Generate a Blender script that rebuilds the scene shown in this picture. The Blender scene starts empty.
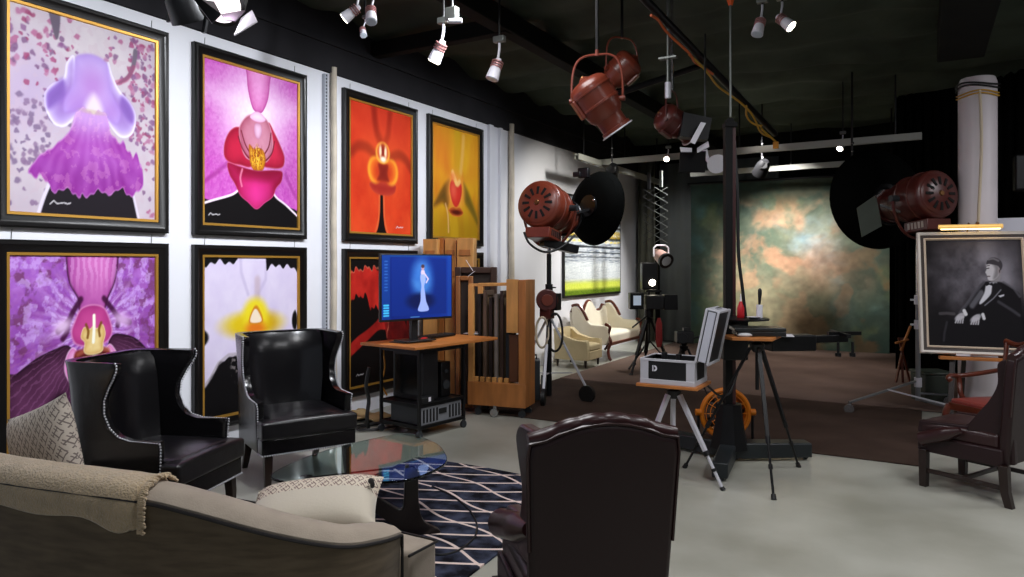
import bpy, bmesh, math, random
import numpy as np
from mathutils import Vector, Matrix, Quaternion
PI = math.pi
scene = bpy.context.scene
COL = scene.collection
random.seed(7)

# ------------------------------------------------------------------ camera frame helpers
F = 710.0; CX = 512.0; HY = 265.0; EYE = 1.6
CA = math.cos(math.radians(30)); SA = math.sin(math.radians(30))
def W(r, z, h=0.0):            # metres right of / in front of the photographer -> world
    return Vector((CA*r - SA*z, SA*r + CA*z, h))
def P(px, py, z):              # pixel at a measured depth -> world
    return W((px-CX)/F*z, z, EYE-(py-HY)*z/F)
def G(px, py):                 # pixel on the floor -> world
    z = EYE*F/(py-HY); return W((px-CX)/F*z, z, 0)
def head(fr, fz):              # heading of local +Y for a facing given in (right, away)
    d = W(fr, fz); return math.atan2(-d.x, d.y)

# ------------------------------------------------------------------ colours and materials
def lin(c):
    return tuple(((x/255)/12.92 if x/255 <= .04045 else ((x/255+.055)/1.055)**2.4) for x in c)
MATS = {}
def mat(name, col, rough=.5, metal=0., emit=None, es=0., vary=0., vscale=8., bump=0., bscale=60., coat=0.,
        alpha=None, trans=0., sheen=0., stretch=None, spec=.5, col2=None):
    if name in MATS: return MATS[name]
    m = bpy.data.materials.new(name); m.use_nodes = True
    nt = m.node_tree; b = nt.nodes['Principled BSDF']
    c = lin(col)+(1,)
    b.inputs['Base Color'].default_value = c
    b.inputs['Roughness'].default_value = rough
    b.inputs['Metallic'].default_value = metal
    b.inputs['Coat Weight'].default_value = coat
    b.inputs['Specular IOR Level'].default_value = spec
    b.inputs['Transmission Weight'].default_value = trans
    if sheen: b.inputs['Sheen Weight'].default_value = sheen
    if emit:
        b.inputs['Emission Color'].default_value = lin(emit)+(1,)
        b.inputs['Emission Strength'].default_value = es
    tc = nt.nodes.new('ShaderNodeTexCoord')
    src = tc.outputs['Object']
    if stretch:
        mp = nt.nodes.new('ShaderNodeMapping'); mp.inputs['Scale'].default_value = stretch
        nt.links.new(src, mp.inputs['Vector']); src = mp.outputs['Vector']
    if vary:
        n = nt.nodes.new('ShaderNodeTexNoise'); n.inputs['Scale'].default_value = vscale
        n.inputs['Detail'].default_value = 5
        nt.links.new(src, n.inputs['Vector'])
        rp = nt.nodes.new('ShaderNodeValToRGB')
        c2 = lin(col2) if col2 else tuple(x*(1-vary) for x in c[:3])
        rp.color_ramp.elements[0].position = .35; rp.color_ramp.elements[1].position = .68
        rp.color_ramp.elements[0].color = tuple(c2)+(1,)
        rp.color_ramp.elements[1].color = tuple(min(1, x*(1+vary*.5)) for x in c[:3])+(1,)
        nt.links.new(n.outputs['Fac'], rp.inputs['Fac'])
        nt.links.new(rp.outputs['Color'], b.inputs['Base Color'])
    if bump:
        n2 = nt.nodes.new('ShaderNodeTexNoise'); n2.inputs['Scale'].default_value = bscale
        n2.inputs['Detail'].default_value = 4
        nt.links.new(src, n2.inputs['Vector'])
        bp = nt.nodes.new('ShaderNodeBump'); bp.inputs['Strength'].default_value = bump
        bp.inputs['Distance'].default_value = .01
        nt.links.new(n2.outputs['Fac'], bp.inputs['Height'])
        nt.links.new(bp.outputs['Normal'], b.inputs['Normal'])
    MATS[name] = m
    return m
def attr_mat(name, rough=.4, emit=0., coat=0., spec=.5):
    m = bpy.data.materials.new(name); m.use_nodes = True
    nt = m.node_tree; b = nt.nodes['Principled BSDF']
    a = nt.nodes.new('ShaderNodeAttribute'); a.attribute_name = 'Paint'
    nt.links.new(a.outputs['Color'], b.inputs['Base Color'])
    b.inputs['Roughness'].default_value = rough
    b.inputs['Specular IOR Level'].default_value = spec
    b.inputs['Coat Weight'].default_value = coat
    if emit:
        nt.links.new(a.outputs['Color'], b.inputs['Emission Color'])
        b.inputs['Emission Strength'].default_value = emit
        b.inputs['Base Color'].default_value = (0, 0, 0, 1)
    return m

# ------------------------------------------------------------------ mesh builder
class MB:
    def __init__(s): s.bm = bmesh.new(); s.M = Matrix.Identity(4)
    def v(s, p): return s.bm.verts.new(s.M @ Vector(p))
    def face(s, vs):
        try: return s.bm.faces.new(vs)
        except ValueError: return None
    def box(s, c, size, M=None, taper=1.):
        c = Vector(c); hx, hy, hz = [d/2 for d in size]
        vs = []
        for z in (-1, 1):
            t = 1. if z < 0 else taper
            for x, y in ((-1, -1), (1, -1), (1, 1), (-1, 1)):
                p = Vector((x*hx*t, y*hy*t, z*hz))
                if M is not None: p = M @ p
                vs.append(s.v(c+p))
        for f in ((3, 2, 1, 0), (4, 5, 6, 7), (0, 1, 5, 4), (1, 2, 6, 5), (2, 3, 7, 6), (3, 0, 4, 7)):
            s.face([vs[i] for i in f])
        return s
    def bar(s, p0, p1, w, t=None, w1=None, up=(0, 0, 1)):   # rectangular bar between two points
        p0, p1 = Vector(p0), Vector(p1); d = (p1-p0).normalized(); up = Vector(up)
        if abs(d.dot(up)) > .98: up = Vector((0, 1, 0))
        x = d.cross(up).normalized(); y = x.cross(d).normalized()
        t = t or w; w1 = w1 or w; k = w1/w
        vs = []
        for p, q in ((p0, 1), (p1, k)):
            for a, b in ((-1, -1), (1, -1), (1, 1), (-1, 1)):
                vs.append(s.v(p + x*(a*w/2*q) + y*(b*t/2*q)))
        for f in ((3, 2, 1, 0), (4, 5, 6, 7), (0, 1, 5, 4), (1, 2, 6, 5), (2, 3, 7, 6), (3, 0, 4, 7)):
            s.face([vs[i] for i in f])
        return s
    def cyl(s, p0, p1, r0, r1=None, n=16, caps=True):
        return s.lathe(p0, p1, [(0, r0), (1, r0 if r1 is None else r1)], n, caps)
    def lathe(s, p0, p1, prof, n=24, caps=True):   # profile (t along p0-p1, radius)
        p0, p1 = Vector(p0), Vector(p1); d = p1-p0
        q = d.to_track_quat('Z', 'Y'); X = q @ Vector((1, 0, 0)); Y = q @ Vector((0, 1, 0))
        rings = []
        for t, r in prof:
            c = p0+d*t
            rings.append([s.v(c + X*(r*math.cos(2*PI*i/n)) + Y*(r*math.sin(2*PI*i/n))) for i in range(n)])
        for a, b in zip(rings, rings[1:]):
            for i in range(n): s.face([a[i], a[(i+1) % n], b[(i+1) % n], b[i]])
        if caps:
            if prof[0][1] > 1e-4: s.face(rings[0][::-1])
            if prof[-1][1] > 1e-4: s.face(rings[-1])
        return s
    def tube(s, pts, r, n=8, closed=False, rs=None):
        pts = [Vector(p) for p in pts]; N = len(pts); rings = []; px = None
        for i, p in enumerate(pts):
            a = pts[(i-1) % N] if (closed or i > 0) else p
            b = pts[(i+1) % N] if (closed or i < N-1) else p
            d = (b-a)
            if d.length < 1e-9: d = Vector((0, 0, 1))
            d.normalize()
            if px is None:
                u = Vector((0, 0, 1)) if abs(d.z) < .9 else Vector((0, 1, 0))
                px = u.cross(d).normalized()
            px = (px - d*px.dot(d)).normalized(); py = d.cross(px)
            rr = rs[i] if rs else r
            rings.append([s.v(p + px*(rr*math.cos(2*PI*k/n)) + py*(rr*math.sin(2*PI*k/n))) for k in range(n)])
        M = N if closed else N-1
        for i in range(M):
            a, b = rings[i], rings[(i+1) % N]
            for k in range(n): s.face([a[k], a[(k+1) % n], b[(k+1) % n], b[k]])
        if not closed: s.face(rings[0][::-1]); s.face(rings[-1])
        return s
    def prism(s, poly, d, M=None):      # polygon in local XY, extruded along +Z by d
        M = M or Matrix.Identity(4)
        a = [s.v(M @ Vector((x, y, 0))) for x, y in poly]
        b = [s.v(M @ Vector((x, y, d))) for x, y in poly]
        n = len(poly); s.face(a[::-1]); s.face(b)
        for i in range(n): s.face([a[i], a[(i+1) % n], b[(i+1) % n], b[i]])
        return s
    def ball(s, c, r, n=12, sc=(1, 1, 1)):
        c = Vector(c); m = max(4, n//2); rings = []
        for j in range(1, m):
            a = PI*j/m
            rings.append([s.v(c+Vector((r*sc[0]*math.sin(a)*math.cos(2*PI*i/n), r*sc[1]*math.sin(a)*math.sin(2*PI*i/n), r*sc[2]*math.cos(a)))) for i in range(n)])
        t = s.v(c+Vector((0, 0, r*sc[2]))); b = s.v(c-Vector((0, 0, r*sc[2])))
        for i in range(n):
            s.face([t, rings[0][i], rings[0][(i+1) % n]]); s.face([b, rings[-1][(i+1) % n], rings[-1][i]])
        for A, B in zip(rings, rings[1:]):
            for i in range(n): s.face([A[i], B[i], B[(i+1) % n], A[(i+1) % n]])
        return s
    def loft(s, rings, closed=True, caps=True):
        R = [[s.v(p) for p in r] for r in rings]
        n = len(R[0]); m = n if closed else n-1
        for a, b in zip(R, R[1:]):
            for i in range(m): s.face([a[i], a[(i+1) % n], b[(i+1) % n], b[i]])
        if caps and closed: s.face(R[0][::-1]); s.face(R[-1])
        return s
    def pillow(s, w, h, t, M, n=14, p=3.2, crown=0.055):
        def pt(i, j, sg):
            u = 2*i/n-1; v = 2*j/n-1
            k = max(0., (1-abs(u)**p))**.55*max(0., (1-abs(v)**p))**.55
            pinch = 1-crown*(1-abs(v)**2)*abs(u)**4; pv = 1-crown*(1-abs(u)**2)*abs(v)**4
            return M @ Vector((u*w/2*pinch, v*h/2*pv, sg*t/2*k))
        T = [[s.v(pt(i, j, 1)) for j in range(n+1)] for i in range(n+1)]
        B = [[T[i][j] if i in (0, n) or j in (0, n) else s.v(pt(i, j, -1)) for j in range(n+1)] for i in range(n+1)]
        for i in range(n):
            for j in range(n):
                s.face([T[i][j], T[i+1][j], T[i+1][j+1], T[i][j+1]])
                s.face([B[i][j], B[i][j+1], B[i+1][j+1], B[i+1][j]])
        return s
    def build(s, name, m, parent=None, sharp=38, bevel=0, seg=2, sub=0, solid=0, kind=None, label=None, disp=None):
        bm = s.bm
        bmesh.ops.recalc_face_normals(bm, faces=bm.faces[:])
        for f in bm.faces: f.smooth = True
        th = math.radians(sharp)
        for e in bm.edges:
            if len(e.link_faces) == 2 and e.calc_face_angle(0) > th: e.smooth = False
        me = bpy.data.meshes.new(name); bm.to_mesh(me); bm.free()
        o = bpy.data.objects.new(name, me); COL.objects.link(o)
        for x in (m if isinstance(m, (list, tuple)) else [m]): me.materials.append(x)
        if solid:
            q = o.modifiers.new('solid', 'SOLIDIFY'); q.thickness = solid; q.offset = -1
        if bevel:
            q = o.modifiers.new('bevel', 'BEVEL'); q.width = bevel; q.segments = seg; q.limit_method = 'ANGLE'
            q.angle_limit = math.radians(32); q.harden_normals = False
        if sub:
            q = o.modifiers.new('sub', 'SUBSURF'); q.levels = sub; q.render_levels = sub
        if parent is not None: o.parent = parent
        if kind: o['kind'] = kind
        if label: o['label'] = label
        return o

def tag(o, label, cat, group=None):
    o['label'] = label; o['category'] = cat
    if group: o['group'] = group
    return o
def thing(name, label, cat, loc=(0, 0, 0), rz=0., group=None):
    o = bpy.data.objects.new(name, None); COL.objects.link(o); o.empty_display_size = .1
    o.location = loc; o.rotation_euler = (0, 0, rz)
    return tag(o, label, cat, group)
def dup(root, loc=None, rz=None, label=None):
    r = root.copy(); COL.objects.link(r)
    if loc is not None: r.location = loc
    if rz is not None: r.rotation_euler = (0, 0, rz)
    if label: r['label'] = label
    for ch in list(root.children):
        c = ch.copy(); COL.objects.link(c); c.parent = r
        for g in ch.children:
            d = g.copy(); COL.objects.link(d); d.parent = c
    return r
def struct(o):
    o['kind'] = 'structure'; return o
def catmull(pts, n=8, closed=False):
    pts = [Vector(p) for p in pts]; N = len(pts); out = []
    for i in range(N if closed else N-1):
        p0 = pts[(i-1) % N] if closed or i > 0 else pts[0]
        p1 = pts[i]; p2 = pts[(i+1) % N]
        p3 = pts[(i+2) % N] if closed or i < N-2 else pts[-1]
        for k in range(n):
            t = k/n
            out.append(.5*((2*p1)+(-p0+p2)*t+(2*p0-5*p1+4*p2-p3)*t*t+(-p0+3*p1-3*p2+p3)*t**3))
    if not closed: out.append(pts[-1])
    return out
def Rz(a): return Matrix.Rotation(a, 4, 'Z')
def Rx(a): return Matrix.Rotation(a, 4, 'X')
def Ry(a): return Matrix.Rotation(a, 4, 'Y')
def T(x, y, z): return Matrix.Translation((x, y, z))
def basis(o, X, Y, Z):
    M = Matrix.Identity(4)
    for i in range(3):
        M[i][0] = X[i]; M[i][1] = Y[i]; M[i][2] = Z[i]; M[i][3] = o[i]
    return M

# ------------------------------------------------------------------ painter for flat artwork
def _lat(seed, n=64): return np.random.RandomState(seed).rand(n, n)
def vnoise(U, V, s, seed=0):
    L = _lat(seed); x = U*s+seed*1.7+100; y = V*s+seed*.9+100
    xi = np.floor(x).astype(int); yi = np.floor(y).astype(int); fx = x-xi; fy = y-yi
    fx = fx*fx*(3-2*fx); fy = fy*fy*(3-2*fy); g = lambda a, b: L[a % 64, b % 64]
    return (g(xi, yi)*(1-fx)+g(xi+1, yi)*fx)*(1-fy)+(g(xi, yi+1)*(1-fx)+g(xi+1, yi+1)*fx)*fy
def fbm(U, V, s, seed=0, o=4):
    r = 0; a = .5
    for k in range(o): r = r+a*vnoise(U, V, s*2**k, seed+k); a *= .5
    return r/(1-.5**o)
def sm(a, b, x):
    t = np.clip((x-a)/(b-a), 0, 1); return t*t*(3-2*t)
def ell(U, V, cx, cy, rx, ry, soft=.15, rot=0.):
    c, s_ = math.cos(rot), math.sin(rot); x = U-cx; y = V-cy
    d = np.sqrt(((x*c+y*s_)/rx)**2+((-x*s_+y*c)/ry)**2)
    return 1-sm(1-soft, 1+soft, d)
def polyd(U, V, pts):
    d = np.full(U.shape, 1e9); ins = np.zeros(U.shape, bool); n = len(pts)
    for i in range(n):
        x0, y0 = pts[i]; x1, y1 = pts[(i+1) % n]
        ex, ey = x1-x0, y1-y0; L = ex*ex+ey*ey+1e-12
        t = np.clip(((U-x0)*ex+(V-y0)*ey)/L, 0, 1)
        d = np.minimum(d, np.hypot(U-x0-t*ex, V-y0-t*ey))
        if abs(y1-y0) > 1e-12:
            ins ^= ((y0 > V) != (y1 > V)) & (U < (x1-x0)*(V-y0)/(y1-y0)+x0)
    return np.where(ins, d, -d)
def poly(U, V, pts, soft=.01, smooth=True):
    if smooth: pts = [(p.x, p.y) for p in catmull([(a, b, 0) for a, b in pts], 5, True)]
    return sm(-soft, soft, polyd(U, V, pts))
def stroke(U, V, pts, w, soft=.004):
    d = np.full(U.shape, 1e9)
    for (x0, y0), (x1, y1) in zip(pts, pts[1:]):
        ex, ey = x1-x0, y1-y0; L = ex*ex+ey*ey+1e-12
        t = np.clip(((U-x0)*ex+(V-y0)*ey)/L, 0, 1)
        d = np.minimum(d, np.hypot(U-x0-t*ex, V-y0-t*ey))
    return 1-sm(w, w+soft, d)
class Art:
    def __init__(s, nu, nv):
        u = np.linspace(0, 1, nu); v = np.linspace(0, 1, nv)
        s.U, s.V = np.meshgrid(u, v); s.c = np.zeros(s.U.shape+(3,)); s.nu = nu; s.nv = nv
    def fill(s, col, m=1.):
        c = np.array(col, float)
        if c.ndim == 1: c = c[None, None, :]
        m = np.asarray(m, float)
        if m.ndim == 2: m = m[..., None]
        s.c = s.c*(1-m)+c*m; return s
    def shade(s, k):
        s.c = np.clip(s.c*k[..., None], 0, 255)
def mixc(a, b, t): return np.array(a, float)[None, None]*(1-t[..., None])+np.array(b, float)[None, None]*t[..., None]
def painted(name, art, M, w, h, m, parent=None, curve=None, gain=1.):
    """grid panel in local XY (x right, y up) holding the picture as vertex paint"""
    nu, nv = art.nu, art.nv
    us = np.linspace(-w/2, w/2, nu); vs = np.linspace(-h/2, h/2, nv)
    X, Y = np.meshgrid(us, vs); co = np.stack([X.ravel(), Y.ravel(), np.zeros(nu*nv)], 1)
    Mn = np.array(M)
    co = co @ Mn[:3, :3].T + Mn[:3, 3]
    idx = np.arange(nu*nv).reshape(nv, nu)
    q = np.stack([idx[:-1, :-1], idx[:-1, 1:], idx[1:, 1:], idx[1:, :-1]], -1).reshape(-1, 4)
    me = bpy.data.meshes.new(name); me.from_pydata(co.tolist(), [], q.tolist())
    a = me.color_attributes.new('Paint', 'FLOAT_COLOR', 'POINT')
    c = np.clip(art.c.reshape(-1, 3)/255, 0, 1)
    l = np.where(c <= .04045, c/12.92, ((c+.055)/1.055)**2.4)*gain
    a.data.foreach_set('color', np.concatenate([l, np.ones((nu*nv, 1))], 1).astype(np.float32).ravel())
    me.materials.append(m)
    o = bpy.data.objects.new(name, me); COL.objects.link(o)
    if parent is not None: o.parent = parent
    return o
def LB(root):                  # mesh builder that takes world coordinates for a part of root
    b = MB(); b.M = (T(*root.location) @ Rz(root.rotation_euler.z)).inverted(); return b

# ================================================================== THE SETTING
WX = -5.25                     # left wall plane
YB = 14.55                     # far wall
HW = 3.56                      # top of the white wall panels
HC = 4.15                      # ceiling
m_wall = mat('white_wall_paint', (232, 232, 238), .6, vary=.04, vscale=1.5)
m_black = mat('black_ceiling_paint', (17, 18, 16), .9, spec=.15, vary=.3, vscale=3)
m_blackcloth = mat('black_fabric', (8, 9, 8), .9, vary=.3, vscale=1.2, spec=.05)
m_concrete = mat('polished_concrete', (176, 176, 166), .3, vary=.13, vscale=1.1, bump=.03, bscale=30, col2=(150, 149, 137))
m_carpet1 = mat('dark_brown_carpet', (70, 55, 48), .95, vary=.2, vscale=2.2, bump=.3, bscale=240, spec=.1)
m_carpet2 = mat('brown_carpet', (110, 92, 84), .95, vary=.18, vscale=1.3, bump=.3, bscale=240, spec=.1)
m_grey = mat('charcoal_grey_drape', (92, 96, 96), .85, vary=.15, vscale=1.2)

b = MB(); b.box((1.0, 5.3, -.05), (13, 19.2, .1)); struct(b.build('floor', m_concrete))
b = MB(); b.box((WX-.06, 5.3, HW/2), (.12, 19.2, HW)); struct(b.build('wall_left', m_wall))
b = MB(); b.box((WX-.04, 5.3, (HW+HC+.3)/2), (.16, 19.2, HC+.3-HW)); b.box((WX+.04, 5.3, HW+.30), (.05, 19.2, .05))
struct(b.build('trim_1', mat('dark_upper_wall', (44, 43, 46), .9, spec=.1, vary=.2, vscale=2)))
# ceiling: rippled black cloth stretched between beams
b = MB(); nx, ny = 90, 130; rows = []
for j in range(ny+1):
    y = -4.2+19.1*j/ny; row = []
    for i in range(nx+1):
        x = WX+12.8*i/nx
        z = HC+.05*math.sin(y*7+1.3*math.sin(x*1.1+y*.4))+.03*math.sin(y*3.1-x*.8)+.02*math.sin(x*5+y*2)
        row.append((x, y, z))
    rows.append(row)
b.loft(rows, closed=False, caps=False)
struct(b.build('ceiling', mat('black_ceiling_cloth', (66, 74, 64), .9, spec=.12, vary=.3, vscale=2), sharp=180))
b = MB(); b.box((1.0, YB+.1, HC/2+.15), (13, .2, HC+.3)); struct(b.build('wall_back', m_black))
b = MB(); b.box((6.6, 5.3, HC/2+.15), (.2, 19.2, HC+.3)); struct(b.build('wall_right', mat('right_wall_paint', (60, 60, 62), .8)))
# beams under the ceiling
for k, (p0, p1, w, h) in enumerate([((-3.55, -3, 3.98), (-3.55, YB, 3.98), .16, .2),
                                    ((.35, -3, 3.92), (.35, 8.8, 3.92), .42, .34),
                                    ((1.55, -3, 3.96), (1.55, 9, 3.96), .18, .26),
                                    ((WX, 6.0, 3.95), (-3.5, 6.0, 3.95), .12, .16)]):
    b = MB(); b.bar(p0, p1, w, h); struct(b.build('trim_%d' % (k+2), m_black, bevel=.01))
# stage carpets
b = MB(); b.box((-2.2, 7.72, .008), (4.4, 2.46, .016)); struct(b.build('carpet', m_carpet1, bevel=.006))
carp = bpy.data.objects['carpet']; carp.name = 'stage_carpet'
del carp['kind']; tag(carp, 'dark brown front carpet strip with a straight edge on the grey concrete', 'carpet')
b = MB(); b.box((-1.95, 11.74, .01), (4.9, 5.56, .02)); tag(b.build('stage_carpet', m_carpet2, bevel=.006), 'lighter brown carpet under the spotlight before the painted backdrop', 'carpet')
# white column with roped cable
b = MB(); cp = W(4.95, 7.55); b.lathe((cp.x, cp.y, 0), (cp.x, cp.y, 3.58), [(0, .178), (.985, .178), (1, .16)], 28)
col = b.build('column', mat('white_column_paint', (214, 206, 210), .5, vary=.06, vscale=2)); struct(col); col.name = 'trim_6'
c = thing('cable', 'pale cable running down the white column with yellow and black loops at its top', 'cable', (cp.x, cp.y, 0))
q = (-cp).normalized(); q.z = 0; side = Vector((-q.y, q.x, 0))
b = LB(c); pt = [cp+q*.183+side*(.02+.015*math.sin(k))+Vector((0, 0, 3.42-k*.33)) for k in range(9)]
b.tube(catmull(pt, 4), .014); b.build('drop', mat('cream_cable', (205, 190, 165), .6), c)
b = LB(c)
for z in (3.38, 3.41): b.tube([cp+Vector((.19*math.cos(a), .19*math.sin(a), z+.012*math.sin(3*a))) for a in [2*PI*i/28 for i in range(28)]], .008, 6, True)
b.build('yellow_loop', mat('yellow_cable', (196, 150, 40), .5), c)
b = LB(c)
for z, rr in ((3.47, .192), (3.50, .196)): b.tube([cp+Vector((rr*math.cos(a), rr*math.sin(a), z+.02*math.sin(2*a+z*9))) for a in [2*PI*i/28 for i in range(28)]], .009, 6, True)
b.build('black_loop', mat('black_rubber', (18, 18, 19), .5), c)
# white half wall behind the column, dim opening above it
b = MB(); b.box((3.55, 9.6, 1.06), (5.9, .12, 2.12)); struct(b.build('wall_partition', mat('partition_white', (226, 226, 238), .6)))
b = MB(); b.box((3.9, 9.9, 3.0), (5.4, .06, .5)); struct(b.build('trim_7', mat('grey_pelmet', (78, 80, 82), .6)))
b = MB(); b.box((3.9, 9.85, 2.32), (5.4, .05, .22)); struct(b.build('trim_8', mat('grey_ledge', (84, 84, 92), .6)))
b = MB()
for i in range(60):
    pass
rows = []
for z in (0.02, 2, HC):
    rows.append([(-.35+i*.035, 12.3-i*.022+.05*math.sin(i*1.9), z) for i in range(60)])
b.loft(rows, closed=False, caps=False)
tag(b.build('black_curtain', m_blackcloth, sharp=180, solid=.02), 'black stage curtain hanging behind the right hand spotlight', 'curtain')
rows = [[(WX+.1+i*.03, 14.2+.06*math.sin(i*1.3), z) for i in range(14)] for z in (.02, 2, 3.75)]
b = MB(); b.loft(rows, closed=False, caps=False)
tag(b.build('curtain', mat('olive_grey_drape', (92, 92, 80), .8, vary=.2, vscale=2), sharp=180, solid=.02), 'narrow olive grey curtain hanging at the left wall corner', 'curtain')
rows = [[(WX+.5+i*.04, 14.42+.02*math.sin(i*.9), z) for i in range(60)] for z in (.02, 2, 3.7)]
b = MB(); b.loft(rows, closed=False, caps=False)
tag(b.build('curtain', m_grey, sharp=180, solid=.02), 'wide charcoal curtain left of the painted backdrop', 'curtain')

# wall strut, conduit, pipes
def wallpt(px): a = (px-CX)/F; z = -WX/(SA-CA*a); return z*(CA+SA*a)
y0 = wallpt(323.5)
o = tag(MB().box((WX+.02, y0, 1.78), (.04, .045, 3.5)).build('slotted_strut', mat('galvanised_steel', (176, 180, 190), .45, .2)), 'perforated metal strut standing on the white wall beside the second picture column', 'strut')
b = MB()
for k in range(100): b.box((WX+.041, y0, .1+k*.0345), (.004, .016, .02))
b.build('slot', mat('dark_slot', (60, 60, 66), .8), o, kind='stuff')
def pipe(px, r, colr, lab, z1=3.62, n=9, wob=0):
    y = wallpt(px); pts = [(WX+r+.004+wob*abs(math.sin(k*1.7)), y+wob*math.sin(k*2.1), z1*k/n) for k in range(n+1)]
    b = MB(); b.tube(catmull(pts, 3), r, 10); return b, y
b, y = pipe(331, .032, None, '', wob=.004)
tag(b.build('wall_pipe', mat('beige_pipe_wrap', (206, 194, 176), .7, vary=.15, vscale=6)), 'beige wrapped pipe beside the perforated strut', 'pipe')
b, y = pipe(508.5, .042, None, '', wob=.006, z1=3.66)
tag(b.build('wall_pipe', MATS['beige_pipe_wrap']), 'thick beige pipe at the end of the picture wall behind the wooden rack', 'pipe')
for px, w_, lab in ((489, .1, 'broad white conduit cover nearest the yellow orchid picture'), (499, .07, 'narrow white conduit beside the thick beige pipe')):
    y = wallpt(px); b = MB(); b.box((WX+.025, y, 1.78), (.05, w_, 3.56)); tag(b.build('conduit', m_wall, bevel=.008), lab, 'conduit')

# ================================================================== PICTURES ON THE LEFT WALL
m_frame = mat('black_frame_lacquer', (16, 14, 14), .3, spec=.4)
m_gold = mat('gold_slip', (196, 146, 62), .35, .55)
m_print = attr_mat('art_print', .6, spec=.12)
NU, NV = 190, 250
def sig(A, x, y, s=1.):
    pts = [(x+.022*i*s, y+.012*s*math.sin(i*2.3)+.008*s*(i % 3)) for i in range(7)]
    A.fill((225, 220, 225), stroke(A.U, A.V, pts, .0022, .003)*.8)
def cst(U, V, pts, w, soft=.004): return stroke(U, V, [(p.x, p.y) for p in catmull([(a, b, 0) for a, b in pts], 5)], w, soft)
def petal(A, pts, cin, cedge, w=.05, soft=.005, rim=None, rimw=.006, tex=None, ta=.35, warp=0, U=None, V=None):
    """soft shaded petal: edge colour melting into the inner colour, optional bright rim"""
    U = A.U if U is None else U; V = A.V if V is None else V
    sp = [(p.x, p.y) for p in catmull([(a, b, 0) for a, b in pts], 6, True)]
    d = polyd(U+warp*(vnoise(U, V, 38, 5)-.5), V+warp*(vnoise(U, V, 41, 6)-.5), sp); m = sm(-soft, soft, d)
    t = 1-np.exp(-np.clip(d, 0, 1)/w)
    if tex is not None: t = np.clip(t+ta*(tex-.5), 0, 1)
    A.fill(mixc(cedge, cin, t), m)
    if rim is not None: A.fill(rim, m*np.exp(-(np.clip(d, 0, 1)/rimw)**2)*.9)
    return m, d
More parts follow.
